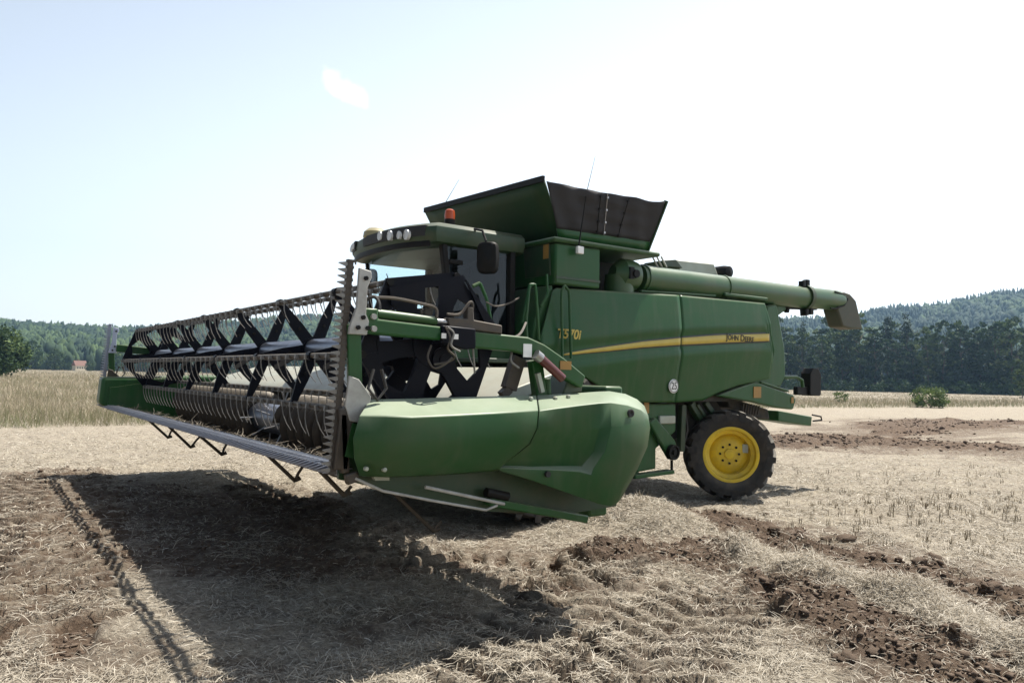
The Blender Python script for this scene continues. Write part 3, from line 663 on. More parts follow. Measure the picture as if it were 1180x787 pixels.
# hatch and vent showing over the unloading pipe
a = [P(x_, y_, .30) for x_, y_ in ((780, 299.5), (823, 304), (833, 313), (788, 309))]
hz0 = 2.9
MB().prism([(a[0][0], a[0][2]), (a[1][0], a[1][2]), (a[2][0], a[2][2]-.25), (a[3][0], a[3][2]-.25)], 1, -.55, .30).build('engine_hatch', M['galv'], HV, bevel=.02)
b0 = [P(x_, y_, .42) for x_, y_ in ((765, 300), (779, 299), (787, 309), (766, 307))]
MB().prism([(q[0], q[2]) for q in b0], 1, .0, .42).build('air_intake', M['green_dark'], HV, bevel=.01)
q = P(835, 312.5, .30); MB().lathe([(0, .22), (.09, .2), (.11, .1), (.11, -.1), (0, -.1)], (q[0], .2, q[2]-.02), 1, 24).build('exhaust_cap', M['plastic'], HV)
# ridge strip on top edge of panels
a, c = P(834, 340.5, 1.42), P(883, 346.5, 1.42)
MB().bar((a[0], 1.40, a[2]+.015), (c[0], 1.40, c[2]+.02), .10, .05).build('top_rail', M['green_dusty_lit'], HV, bevel=.015)
a, c = P(740, 335.5, 1.42), P(826, 341, 1.42)
MB().bar((a[0], 1.38, a[2]), (c[0], 1.38, c[2]), .06, .03).build('top_rail', M['green_dusty_lit'], HV, bevel=.01)

# ---- grain tank
tb = MB().prism([(.04, 2.73), (.04, 3.22), (-.66, 3.22), (-.66, 2.73)], 1, .60, 1.46).build('tank_housing', M['green'], HV, bevel=.025)
MB().box((-.65, 1.463, 2.80), (.03, 1.472, 2.83)).build('trim', M['green_dark'], tb)
dr = [PX(604, 284, .046), PX(634, 280, .046), PX(635, 317, .046), PX(606, 321, .046)]
MB().prism([(q[1], q[2]) for q in dr], 0, .043, .06).build('hatch', M['green_dark'], tb, bevel=.006)
q = PX(628.5, 290, .07); MB().box((.061, q[1]-.05, q[2]-.085), (.065, q[1]+.05, q[2]+.085)).build('warning_sticker', M['amber'], tb)
MB().prism([(.04, 2.73), (.04, 3.22), (-1.75, 3.22), (-1.75, 2.73)], 1, -1.46, .58).build('grain_tank', M['tank_green'], HV, bevel=.02)
MB().box((-1.7, .60, 2.73), (-.68, .75, 3.2)).build('tank_wall', M['void'], HV)
# roof rim
rim = MB().box((-1.66, -1.5, 3.225), (.10, 1.5, 3.285))
rim.build('tank_rim', M['green_dusty_lit'], HV, bevel=.025)
# extension flaps
def flap(name, quad, mat, par, th=.02, bevel=0):
    mb = MB(); A, B, C_, D = [Vector(q) for q in quad]; nn = 10; cols = []
    for i in range(nn+1):
        s_ = i/nn; lo, hi = A.lerp(B, s_), D.lerp(C_, s_)
        cols.append([lo.lerp(hi, j/4) for j in range(5)])
    return mb.grid(cols).build(name, mat, par, solid=th, offset=0)
FL = (-.17, 1.32, 3.29); FTL = (.27, 1.50, 3.93); FR_ = (-.17, -1.32, 3.29); FTR = (.27, -1.34, 4.02)
RL = (-1.55, 1.36, 3.30); RTL = P(768, 231.5, 1.62); RR = (-1.55, -1.36, 3.3); RTR = (-1.85, -1.6, 3.96)
fl = flap('tank_extension', (FL, FR_, FTR, FTL), M['tank_green'], HV, .025)
MB().bar(FTL, FTR, .035, .07).build('edge_trim', M['plastic'], fl)
def sl_(t, u):   # point on left flap, t front->rear, u bottom->top
    A, B, C_, D = Vector((-.10, 1.335, 3.29)), Vector(RL), Vector(RTL), Vector((.24, 1.52, 3.915))
    return A.lerp(B, t).lerp(D.lerp(C_, t), u)
MB().grid([[sl_(i/12, u) for u in (0, .1, .19)] for i in range(13)]).build('tank_extension', M['green'], HV, solid=.02, offset=0)
cols = []
for i in range(41):
    t = i/40; col = []
    for j in range(13):
        u = .185+(.985-.185)*j/12; p_ = sl_(t, u)
        sag = -.018*math.sin(t*math.pi)*((u-.185)/.8)**3 - (.05*max(0, (t-.72)/.28)*(1-max(0, (t-.86)/.14)) if u > .9 else 0)
        p_.z += sag; p_.y += .014*math.sin(u*23+t*3)*math.sin(t*math.pi)+.01*math.sin(t*31+u*4); col.append(p_)
    cols.append(col)
tp = MB().grid(cols).build('mesh_tarp', M['tarp'], HV, solid=.008, offset=0, smooth=60)
for t0, t1 in ((.40, .42), (.47, .475), (.62, .66)):
    mb = MB(); mb.tube([sl_(t0+(t1-t0)*u, .19+.78*u)+Vector((0, .02, -.03*u)) for u in (0, .25, .5, .75, 1)], .006, 6)
    for u in (.05, .3, .6, .9): p_ = sl_(t0+(t1-t0)*u, .19+.75*u)+Vector((0, .025, 0)); mb.box(p_-Vector((.012, .01, .012)), p_+Vector((.012, .012, .012)))
    mb.build('tarp_strap', M['steel'] if t0 == .47 else M['plastic'], tp)
MB().bar(sl_(1, 0), sl_(1, 1), .03, .05).build('tarp_frame', M['tank_green'], HV)
rr_ = flap('tank_extension', (RL, RR, RTR, RTL), M['tank_green'], HV, .025)
flap('tank_extension', (FR_, RR, RTR, FTR), M['tank_green'], HV, .025)
# receiver box and aerial at the rim
q = P(668, 289, 1.53); MB().box((q[0]-.045, 1.51, q[2]-.04), (q[0]+.05, 1.56, q[2]+.05)).build('antenna_box', M['white'], HV, bevel=.01)
a, b0, c = P(667, 283, 1.53), P(676, 222, 1.53), P(686, 180, 1.53)
MB().tube([a, b0, c], [.010, .005, .002], 8).build('antenna', M['plastic'], HV)
a, c = P(512, 236, .6), P(529, 207, .6); MB().tube([a, c], [.004, .002], 6).build('antenna', M['plastic'], HV)

# ---- unloading pipe
def APt(px, py, y=1.27): return Vector(P(px, py, y))
pa, pb = APt(735, 320.5), APt(926, 343)
r0 = .175
pipe = MB().tube([pa, pa.lerp(pb, .5), pb], [r0, r0, .168], 40).build('unloading_pipe', M['auger_pipe'], HV)
d = (pb-pa).normalized()
for t in (0.02, .46): MB().tube([pa.lerp(pb, t)-d*.012, pa.lerp(pb, t)+d*.012], r0+.012, 40).build('pipe_flange', M['auger_pipe'], pipe)
el = APt(716, 317); MB().tube([el+Vector((.14, -.02, .02)), el+Vector((.04, 0, .01)), el-Vector((.1, 0, 0)), el-Vector((.2, 0, 0))], [.10, .20, .21, .19], 32).tube([el+Vector((0, -.05, -.3)), el+Vector((0, -.03, 0))], [.2, .19], 28).build('pipe_elbow', M['auger_pipe'], pipe)
MB().lathe([(0, .03), (.05, .03), (.055, 0)], (el.x-.05, 1.48, el.z), 1, 20).box((el.x-.02, 1.45, el.z-.07), (el.x+.05, 1.49, el.z+.08)).build('elbow_lug', M['plastic'], pipe)
# outer section
c0, c1 = APt(926, 342.5), APt(962, 346)
d2 = (c1-c0).normalized()
MB().tube([c0, c1, c1+d2*.10], [.168, .165, .15], 36).build('pipe_end', M['auger_pipe'], pipe)
MB().tube([c0-d2*.03, c0+d2*.05], .20, 32).build('end_clamp', M['green_dark'], pipe)
for dx_, dz_ in ((0, .22), (.02, -.24), (-.10, -.22), (.1, .19)): 
    p_ = c0+Vector((dx_, .04, dz_)); MB().box(p_-Vector((.04, .04, .05)), p_+Vector((.04, .05, .05))).build('clamp_bolt', M['plastic'], pipe, bevel=.01)
so_ = [P(*q, 1.27) for q in ((957, 345), (964, 336.5), (972, 339.5), (978.5, 347), (982, 362), (986, 379.5), (975, 380), (963, 377), (957, 358))]
spo = MB().prism([(q[0], q[2]) for q in so_], 1, 1.13, 1.40).build('spout', M['spout'], pipe, bevel=.03, seg=3)
MB().tube([P(962, 336, 1.405), P(971, 339, 1.405), P(977, 345, 1.405), P(973, 352, 1.405), P(962, 356, 1.405), P(957, 355, 1.405)], .012, 6).build('spout_seam', M['plastic'], spo)
# pipe rest
a, c = P(884, 352, 1.1), P(932, 362, 1.2)
MB().bar(P(888, 353, 1.2), P(940, 355, 1.2), .06, .07).bar(P(925, 350, 1.2), P(926, 364, 1.2), .07, .08).bar(P(908, 350, 1.2), P(906, 360, 1.2), .06, .07).build('pipe_rest', M['plastic'], HV, bevel=.008)
MB().bar(P(886, 345, 1.1), P(891, 362, 1.1), .28, .3, up=(0, 1, 0)).build('pipe_saddle', M['green'], HV, bevel=.02)
# small struts under the tank rim
mb = MB()
for x_ in (752, 757, 762): mb.tube([P(x_, 296, 1.35), P(x_+6, 308, 1.3)], .012, 6)
mb.build('rim_strut', M['grey_paint'], HV)

# ---- cab
CB = MB().box((.3, -1.02, 1.78), (1.22, 1.02, 2.02)).prism([(1.2, 1.8), (1.2, 2.05), (1.34, 2.02), (1.34, 1.85)], 1, -.98, .98).build('cab', M['green'], HV, bevel=.03)
MB().box((.28, -.98, 2.0), (.33, .98, 3.12)).build('rear_wall', M['interior'], CB)
def pillar(name, p0, p1, w, h, mat=M['plastic']): return MB().bar(p0, p1, w, h, up=(0, 1, 0)).build(name, mat, CB, bevel=.015)
NL, NLb = P(512, 283, 1.0), P(523, 345, 1.02)
pillar('pillar', (1.30, 1.0, 3.12), (1.16, 1.03, 2.02), .07, .09); pillar('pillar', (1.30, -1.0, 3.12), (1.16, -1.03, 2.02), .05, .06)
pillar('pillar', (.36, 1.0, 3.15), (.36, 1.02, 2.0), .08, .10); pillar('pillar', (.36, -1.0, 3.15), (.36, -1.02, 2.0), .08, .10)
pillar('door_frame', (.36, 1.015, 2.06), (1.17, 1.035, 2.06), .03, .08); pillar('door_frame', (.36, -1.015, 2.06), (1.17, -1.035, 2.06), .03, .08)
# windscreen, slightly curved
cols = []
for i in range(17):
    s_ = -1+2*i/16; cols.append([(1.16+.24*(1-s_*s_)+(.14)*t, s_*(1.0-.02*t), 2.04+1.08*t) for t in (0, .25, .5, .75, 1)])
MB().grid(cols).build('windscreen', M['glass'], CB, smooth=80)
MB().grid([[(.40+.02*t, s_*(1.02-.02*t), 2.08+1.04*t) for t in (0, 1)] for s_ in (1,)]+[[(1.13+.14*t, 1.03-.03*t, 2.08+1.04*t) for t in (0, 1)]]).build('door_window', M['side_glass'], CB)
MB().grid([[(.40, -(1.02-.02*t), 2.08+1.04*t) for t in (0, 1)], [(1.13+.14*t, -(1.03-.03*t), 2.08+1.04*t) for t in (0, 1)]]).build('door_window', M['glass'], CB)
q = P(524, 302, 1.04); MB().box((q[0]-.10, 1.02, q[2]-.025), (q[0]+.08, 1.06, q[2]+.025)).build('door_handle', M['plastic'], CB, bevel=.01)
MB().tube([(1.44, .45, 2.06), (1.44, .15, 2.5), (1.50, .0, 2.85)], [.012, .01, .006], 6).build('wiper', M['plastic'], CB)
# interior
st = MB().box((.50, -.32, 2.35), (.98, .28, 2.48)).box((.42, -.30, 2.48), (.58, .26, 3.02)).box((.46, -.14, 3.0), (.56, .12, 3.12)).build('driver_seat', M['fabric'], CB, bevel=.05)
MB().tube([(1.18, -.02, 2.0), (1.10, -.02, 2.55)], .05, 12).build('steering_column', M['interior'], CB)
sw = []
for i in range(25): t = 2*math.pi*i/24; sw.append((1.07+.06*math.cos(t), -.02+.19*math.sin(t), 2.62+.18*math.cos(t)))
MB().tube(sw, .014, 8).build('steering_wheel', M['plastic'], CB)
MB().box((.70, .34, 2.3), (1.05, .52, 2.72)).box((.92, .36, 2.72), (1.0, .60, 2.98)).build('console', M['interior'], CB, bevel=.02)
MB().box((.46, .62, 2.0), (.85, .95, 2.5)).build('console', M['interior'], CB, bevel=.03)
# roof with visor
def roof_outline(z, grow=0, n=24):
    pts = [(.22, -1.06-grow), (.22, 1.06+grow)]
    for i in range(n+1):
        s_ = 1-2*i/n; pts.append((1.42+grow+.26*(1-abs(s_)**2.6), s_*(1.08+grow)))
    return [(x_, y_, z) for x_, y_ in pts]
mb = MB(); rows_ = [roof_outline(3.10, -.05), roof_outline(3.12, .0), roof_outline(3.20, .03), roof_outline(3.29, .02), roof_outline(3.345, -.05), [(x_*.9+.06, y_*.84, 3.375) for x_, y_, z in roof_outline(3.37, -.1)]]
nn = len(rows_[0]); o_ = len(mb.v)
for r__ in rows_: mb.v += [tuple(map(float, q)) for q in r__]
for i in range(len(rows_)-1):
    for k in range(nn): mb.f.append([i*nn+k, i*nn+(k+1) % nn, (i+1)*nn+(k+1) % nn, (i+1)*nn+k]); mb.m.append(0)
mb.f.append(list(range(nn))); mb.m.append(0); mb.f.append([(len(rows_)-1)*nn+k for k in range(nn)]); mb.m.append(0)
roof = mb.build('roof', M['green_dark'], CB, smooth=40)
# visor light pod on the front left of the roof
def visor(y): return 1.42+.03+.26*(1-min(1, abs(y/1.08))**2.6)
def visor_band(y0, y1, z0, z1, out, name, mat, par=CB):
    cols = [[(visor(y)+o2, y, z) for z, o2 in ((z0, -.04), (z0, out), ((z0+z1)/2, out+.008), (z1, out), (z1, -.04))] for y in np.linspace(y0, y1, 12)]
    mb = MB().grid(cols); mb.f.append([0, 1, 2, 3, 4]); mb.m.append(0); mb.f.append([11*5+k for k in range(5)]); mb.m.append(0)
    return mb.build(name, mat, par)
visor_band(-.22, .98, 3.185, 3.305, .012, 'lamp_bar', M['ink']); visor_band(-1.0, -.55, 3.185, 3.305, .012, 'lamp_bar', M['ink'])
def lamp(px, py, r_):
    x_ = 1.66
    for _ in range(6): q = PX(px, py, x_); x_ = visor(q[1])+.022
    q = PX(px, py, x_); l_ = MB().lathe([(r_+.012, -.03), (r_+.012, .006), (r_, .008), (r_-.002, .004), (0, .006)], (q[0], q[1], q[2]), 0, 24, mi=0).build('work_light', M['lens'], CB)
for px, py, r_ in ((437.5, 272, .042), (449, 271.5, .048), (459.5, 271, .034), (468, 270.5, .048)): lamp(px, py, r_)
for y_ in (-.62, -.74, -.86): MB().lathe([(.038, -.01), (.04, .012), (.034, .014), (0, .006)], (visor(y_)+.02, y_, 3.245), 0, 20).build('work_light', M['lens'], CB)
# darker roof underside visor and near side edge
visor_band(-1.0, 1.0, 3.07, 3.135, -.02, 'sun_visor', M['plastic'])
q = PZ(424, 265, 3.39); MB().lathe([(0, .12), (.09, .105), (.14, .06), (.15, .0), (.13, -.03)], (q[0]-.1, q[1], 3.31), 2, 28).build('receiver_dome', M['receiver'], CB)
q = P(518, 261, .75); MB().lathe([(.062, -.06), (.062, .05), (.05, .055)], (q[0], .75, 3.41), 2, 20).build('beacon_base', M['plastic'], CB)
MB().lathe([(.058, .105-.055), (.062, .10), (.055, .155), (.03, .17), (0, .172)], (q[0], .75, 3.41), 2, 20).build('beacon', M['orange'], CB)
# mirrors
def mirror(px0, py0, px1, py1, y, arm):
    a, c = P(px0, py0, y), P(px1, py1, y); xc = (a[0]+c[0])/2; w_ = abs(a[0]-c[0])/2; z0, z1 = c[2], a[2]
    ca_, sa_ = math.cos(.9), math.sin(.9); mb = MB(); n2 = 20; rings = []
    for dpt, gr in ((-.05, .55), (-.03, .9), (.02, 1.0), (.045, .96)):
        rg = []
        for k in range(n2):
            t = 2*math.pi*k/n2; e = .5
            u_ = math.copysign(abs(math.cos(t))**e, math.cos(t))*.13*gr; h_ = math.copysign(abs(math.sin(t))**e, math.sin(t))*(z1-z0)/2*(gr*.25+.75)
            rg.append((xc+u_*-.55+dpt*-.8, y+u_*.83-dpt*.5, (z0+z1)/2+h_))
        rings.append(rg+[rg[0]])
    mb.grid(rings); mb.f.append(list(range(n2))); mb.m.append(0); b3 = 3*(n2+1); mb.f.append([b3+k for k in range(n2)]); mb.m.append(0)
    o = mb.build('mirror', M['plastic'], CB, smooth=50)
    MB().tube(arm, .014, 8).build('mirror_arm', M['plastic'], o)
mirror(551, 277, 572, 317, 1.36, [P(547, 264, 1.05), P(556, 266, 1.3), P(560, 278, 1.38)])
mirror(418, 309, 430, 337, -1.15, [P(424, 296, -1.0), P(426, 300, -1.1), P(425, 312, -1.15)])
# steps, platform, rails
MB().box((.3, 1.03, 1.78), (1.15, 1.62, 1.83)).build('platform', M['green_dark'], HV, bevel=.01)
def rail(pts, y, r_=.017, mat='green'):
    pts = [Vector(P(a, b_, y)) for a, b_ in pts]; out = [pts[0]]
    for i in range(1, len(pts)-1):
        for t in (.3, .1): out.append(pts[i].lerp(pts[i-1], t))
        for t in (.1, .3): out.append(pts[i].lerp(pts[i+1], t))
    out.append(pts[-1]); MB().tube(out, r_, 8).build('handrail', M[mat], HV)
rail([(608, 402), (606, 372), (610, 328), (617, 328), (621, 392)], 1.6)
rail([(602, 372), (609, 334), (613, 328)], 1.35)
rail([(648, 413), (647, 336), (650.5, 329), (656, 336), (658, 413)], 1.56)
rail([(623, 353), (631, 340), (630, 316)], 1.5, .014)
rail([(545, 330), (553, 326), (561, 345), (566, 372)], 1.5, .02)
mb = MB()
for i in range(4): mb.box((.62, 1.50+.05*i, 1.45-.33*i), (1.05, 1.72+.05*i, 1.48-.33*i))
mb.bar((.62, 1.52, 1.78), (.62, 1.80, .4), .04, .06).bar((1.05, 1.52, 1.78), (1.05, 1.80, .4), .04, .06)
mb.build('ladder', M['green_dark'], HV)

# ---- wheels
def wheel(name, center, R_, W_, rim_r, steer, lugs, dish, side=1):
    t = empty(name, center, steer, HV)
    h = W_/2
    prof = [(rim_r*.98, -h*.72), (rim_r+.04, -h*.86), (R_*.78, -h*1.02), (R_*.90, -h*.98), (R_*.935, -h*.80), (R_*.945, 0), (R_*.935, h*.80), (R_*.90, h*.98), (R_*.78, h*1.02), (rim_r+.04, h*.86), (rim_r*.98, h*.72)]
    mb = MB().lathe(prof, (0, 0, 0), 1, 72)
    for k in range(lugs):
        for s_ in (-1, 1):
            a0 = 2*math.pi*(k+(.5 if s_ > 0 else 0))/lugs; seg = []
            for j in range(6):
                f = j/5; y_ = s_*(h*.02+f*h*.99); an = a0+f*.30*.9; wd_ = .026+.012*f
                r_in, r_out = R_*.925-.05*max(0, f-.75), R_*(1.0-.028*max(0, f-.7)/.3)
                da = wd_/R_
                seg.append([(r_in*math.cos(an-da*1.3), y_, r_in*math.sin(an-da*1.3)), (r_out*math.cos(an-da), y_, r_out*math.sin(an-da)), (r_out*math.cos(an+da), y_, r_out*math.sin(an+da)), (r_in*math.cos(an+da*1.3), y_, r_in*math.sin(an+da*1.3))])
            o_ = len(mb.v); mb.grid(seg); 
            # shoulder face of the lug
            e_ = seg[-1]; low = [(q[0]*.86, q[1]+s_*.012, q[2]*.86) for q in (e_[3], e_[0])]
            mb.add(list(e_)+low, [(0, 1, 2, 3), (0, 3, 4, 5), (0, 5, 1), (3, 2, 4), (1, 5, 4, 2)])
    mb.build('tyre', M['rubber'], t, smooth=40)
    y0 = side
    rp = [(rim_r+.022, y0*h*.80), (rim_r+.026, y0*h*.84), (rim_r+.006, y0*h*.86), (rim_r-.018, y0*h*.82), (rim_r-.03, y0*h*.55), (rim_r-.05, y0*(h*.5)), (rim_r-.075, y0*(h*.45)), (rim_r-.085, y0*(h*.1)), (rim_r*.74, y0*(h*.02)), (rim_r*.62, y0*(h*.06+dish)), (rim_r*.52, y0*(h*.10+dish)), (rim_r*.50, y0*(h*.12+dish)), (rim_r*.20, y0*(h*.12+dish)), (rim_r*.185, y0*(h*.24+dish)), (rim_r*.10, y0*(h*.27+dish)), (0, y0*(h*.27+dish))]
    mb = MB().lathe(rp, (0, 0, 0), 1, 64)
    for k in range(8):
        an = 2*math.pi*k/8; c_ = Vector((rim_r*.36*math.cos(an), y0*(h*.12+dish), rim_r*.36*math.sin(an))); mb.tube([c_, c_+Vector((0, y0*.022, 0))], .017, 6, 1)
    mb.lathe([(rim_r*.97, -y0*h*.6), (rim_r*.97, y0*h*.6)], (0, 0, 0), 1, 48)
    mb.box((-.06-rim_r*.55, y0*(h*.20), .02), (-rim_r*.55+.02, y0*(h*.24), .14), 2)
    mb.build('rim', [M['yellow'], M['plastic'], M['galv']], t, smooth=35)
    return t
RWC = P(843, 525, 1.49); st_a = math.radians(-40)
nrm = Vector((-math.sin(st_a), math.cos(st_a), 0))
rc = Vector((RWC[0], 1.49, .618))-nrm*.21
wheel('rear_wheel', rc, .622, .44, .362, st_a, 18, .03)
wheel('rear_wheel', (rc.x+.05, -1.25, .618), .622, .44, .362, st_a, 18, .03, -1)
wheel('front_wheel', (.30, 1.36, .925), .93, .66, .46, 0, 20, .05)
wheel('front_wheel', (.30, -1.36, .925), .93, .66, .46, 0, 20, .05, -1)

# ---- undercarriage
MB().bar((rc.x, 1.25, .75), (rc.x, -1.25, .75), .18, .18).bar((rc.x, .3, .8), (rc.x, .3, 1.4), .3, .3).build('rear_axle', M['green_dark'], HV, bevel=.02)
MB().tube([(.3, -1.2, .92), (.3, 1.2, .92)], .2, 20).box((-.1, -.8, .7), (.7, .8, 1.4)).build('front_axle', M['green_dark'], HV)
MB().prism([(-.3, .55), (-.5, 1.4), (-3.3, 1.4), (-3.6, 1.1), (-2.6, .85), (-1.4, .55)], 1, -1.0, 1.0).build('underbody', M['void'], HV)
# gearbox cover with pulley behind the header shield
U = lambda a, b_, y=1.30: (P(a, b_, y)[0], P(a, b_, y)[2])
MB().prism([U(738, 465), U(779, 465), U(779, 497), U(756, 517), U(756, 540), U(731, 545)], 1, .9, 1.30).build('gearbox_cover', M['green'], HV, bevel=.02)
MB().prism([U(747, 487, 1.36), U(755, 481, 1.36), U(777, 507, 1.36), U(781, 520, 1.36), U(772, 530, 1.36)], 1, 1.303, 1.38).build('belt_guard', M['green'], HV, bevel=.02)
q = P(775, 521, 1.40); MB().lathe([(0, .05), (.03, .05), (.035, .02), (.075, .02), (.08, .04), (.10, .04), (.10, -.03), (0, -.03)], (q[0], 1.40, q[2]), 1, 28).build('pulley', M['plastic'], HV)
MB().tube([P(774, 530, 1.35), P(774, 545, 1.35)], .018, 8).build('lever', M['plastic'], HV)
a, c = P(728, 549, 1.33), P(773, 543, 1.33)
MB().bar(a, c, .14, .05).bar(P(700, 549, 1.25), P(735, 546, 1.25), .05, .06).build('frame_rail', M['green'], HV, bevel=.01)
q = P(745, 470, 1.31); MB().box((q[0]-.05, 1.302, q[2]-.07), (q[0]+.04, 1.308, q[2]+.07)).build('warning_sticker', M['amber'], HV)
q = P(766, 484, 1.31); MB().box((q[0]-.18, 1.28, q[2]-.05), (q[0]+.12, 1.34, q[2]+.06)).build('tool_box', M['galv'], HV, bevel=.015)
mb = MB()
mb.bar(P(795, 464, 1.1), P(806, 482, 1.1), .10, .10).bar(P(812, 463, 1.15), P(822, 478, 1.15), .07, .08).bar(P(786, 466, 1.1), P(784, 520, 1.1), .09, .09).bar(P(803, 466, 1.15), P(812, 480, 1.15), .05, .05)
mb.build('suspension_strut', M['green_dark'], HV, bevel=.01)
mb = MB(); mb.tube([P(789, 470, 1.1), P(792, 495, 1.1), P(788, 512, 1.1), P(796, 520, 1.1)], .02, 8); mb.tube([P(798, 480, .9), P(790, 500, 1.0), P(800, 510, 1.0)], .018, 8); mb.build('hydraulic_hose', M['hose'], HV)
# rear side arm, chopper, drawbar
A_ = lambda a, b_, y=1.42: (P(a, b_, y)[0], P(a, b_, y)[2])
arm = MB().prism([A_(828, 456), A_(845, 449), A_(869, 440.5), A_(876, 441.5), A_(915, 455), A_(917.5, 462), A_(914, 472), A_(896, 470), A_(868, 463), A_(834, 457.5)], 1, 1.30, 1.42).build('rear_arm', M['green'], HV, bevel=.02)
q = P(872.5, 452, 1.424); MB().box((q[0]-.085, 1.4225, q[2]-.08), (q[0]+.085, 1.43, q[2]+.08)).build('reflector', M['amber'], arm)
q = P(913, 461, 1.424); MB().box((q[0]-.03, 1.4225, q[2]-.045), (q[0]+.03, 1.43, q[2]+.045)).build('reflector', M['amber'], arm)
a, c = P(874, 442, 1.36), P(906, 452, 1.36); MB().bar((a[0], 1.36, a[2]+.02), (c[0], 1.36, c[2]+.02), .10, .035).build('arm_rim', M['green_dusty_lit'], arm, bevel=.01)
MB().prism([A_(828, 456), A_(869, 442), A_(915, 456), A_(912, 470), A_(896, 470), A_(868, 463)], 1, -1.42, -1.30).build('rear_arm', M['green'], HV, bevel=.02)
a = [P(x_, y_, 1.05) for x_, y_ in ((897, 473), (936, 480), (935, 491), (897, 485))]
MB().prism([(q[0], q[2]) for q in a], 1, .55, 1.05).build('drawbar', M['green'], HV, bevel=.015)
MB().tube([P(936, 478, 1.0), P(946, 480, 1.0), P(947, 484, 1.0), P(937, 485, 1.0)], .014, 6).build('hitch_ring', M['plastic'], HV)
MB().prism([U(846, 457), U(895, 472), U(897, 484), U(880, 482), U(850, 470)], 1, -1.1, 1.15).build('straw_chopper', M['void'], HV, bevel=.02)
mb = MB()
for i in range(7): mb.tube([P(857+i*3, 464+i*.6, 1.2), P(855+i*3, 478, 1.2)], .014, 6)
mb.build('chopper_spring', M['bar'], HV)
# tail lamp on its bracket
MB().tube([P(903, 434.5, 1.3), P(918, 434.5, 1.3), P(924, 438, 1.3), P(925, 446, 1.3)], .028, 10).build('lamp_bracket', M['green'], HV)
q0, q1 = P(928.5, 424, 1.2), P(944, 456, 1.2); xc, zc = (q0[0]+q1[0])/2, (q0[2]+q1[2])/2
mb = MB(); w_ = abs(q0[0]-q1[0])/2*.80; h_ = abs(q0[2]-q1[2])/2
oct_ = [(-w_, -h_*.9), (-w_*.8, -h_), (w_*.8, -h_), (w_, -h_*.9), (w_, h_*.6), (w_*.5, h_), (-w_*.5, h_), (-w_, h_*.6)]
mb.prism([(xc+a_, zc+b_) for a_, b_ in oct_], 1, 1.08, 1.26).box((xc-w_*1.15, 1.12, zc-h_*.85), (xc-w_, 1.24, zc-h_*.1))
ld = mb.build('tail_lamp', M['plastic'], HV, bevel=.02)
MB().box((xc+w_, 1.14, zc-h_*.95), (xc+w_+.28, 1.22, zc-h_*.35)).build('lamp_mount', M['plastic'], ld, bevel=.015)
# feeder house
MB().prism([(.7, .75), (.7, 1.55), (1.95, 1.38), (1.95, .62)], 1, -.72, .72).build('feeder_house', M['green_dark'], HV, bevel=.02)

# ================================================================== grain header
HD = empty('grain_header', (3.2, 0, 0)); HD.matrix_world = Matrix.Translation((3.2, 0, 0))
tag(HD, 'wide green grain header with black reel and upright side knives, raised before the harvester', 'harvester header')
def hpart(mb, name, mat, par=None, **k):
    o = mb.build(name, mat, par or HD, **k)
    if par is None: o.matrix_parent_inverse = HD.matrix_world.inverted()
    return o
YH = 4.32
# trough: floor, back wall, top beam
prof = [(3.84, 1.03), (3.5, .93), (3.0, .80), (2.55, .72), (2.25, .76), (2.02, .95), (1.86, 1.25), (1.80, 1.48)]
hpart(MB().grid([[(x_, y_, z) for x_, z in prof] for y_ in np.linspace(-YH, YH, 30)]), 'trough', M['void'], solid=.03, offset=0, smooth=40)  # dirt and the shade below the lit panel, put into near-black colour
hpart(MB().prism([(2.35, 1.50), (2.42, 1.44), (2.3, 1.40), (1.80, 1.58), (1.62, 1.66), (1.66, 1.72)], 1, -YH, 3.72), 'back_panel', M['galv'], bevel=.01)
hpart(MB().box((1.58, -YH+.05, 1.42), (1.76, YH-.05, 1.58)), 'frame_beam', M['green'], bevel=.02)
hpart(MB().box((1.72, -YH+.05, .62), (1.9, YH-.05, .78)), 'frame_beam', M['green'], bevel=.02)
for y_ in (-3.2, -1.9, -.8, .8, 1.9, 3.2): hpart(MB().prism([(1.66, .7), (1.74, .7), (1.74, 1.5), (1.6, 1.5)], 1, y_-.04, y_+.04), 'frame_post', M['green'])
side = [(3.88, 1.02), (3.6, .95), (2.9, .76), (2.2, .68), (1.70, .70), (1.62, 1.30), (1.9, 1.42), (2.3, 1.46), (2.9, 1.45), (3.5, 1.40), (3.86, 1.34)]
for s_ in (1, -1): hpart(MB().prism(side, 1, s_*YH, s_*(YH+.025)), 'side_plate', M['green_dark'] if s_ > 0 else M['green'])  # near plate darker: shade of its recess put into the colour
# far side divider shield
fs = [(3.96, 1.50), (3.99, 1.10), (3.7, .96), (3.0, .82), (2.2, .74), (1.6, .8), (1.55, 1.45), (1.9, 1.56), (2.6, 1.55), (3.4, 1.51)]
hpart(MB().prism(fs, 1, -4.68, -(YH+.03)), 'side_shield', M['green'], bevel=.05, seg=3)
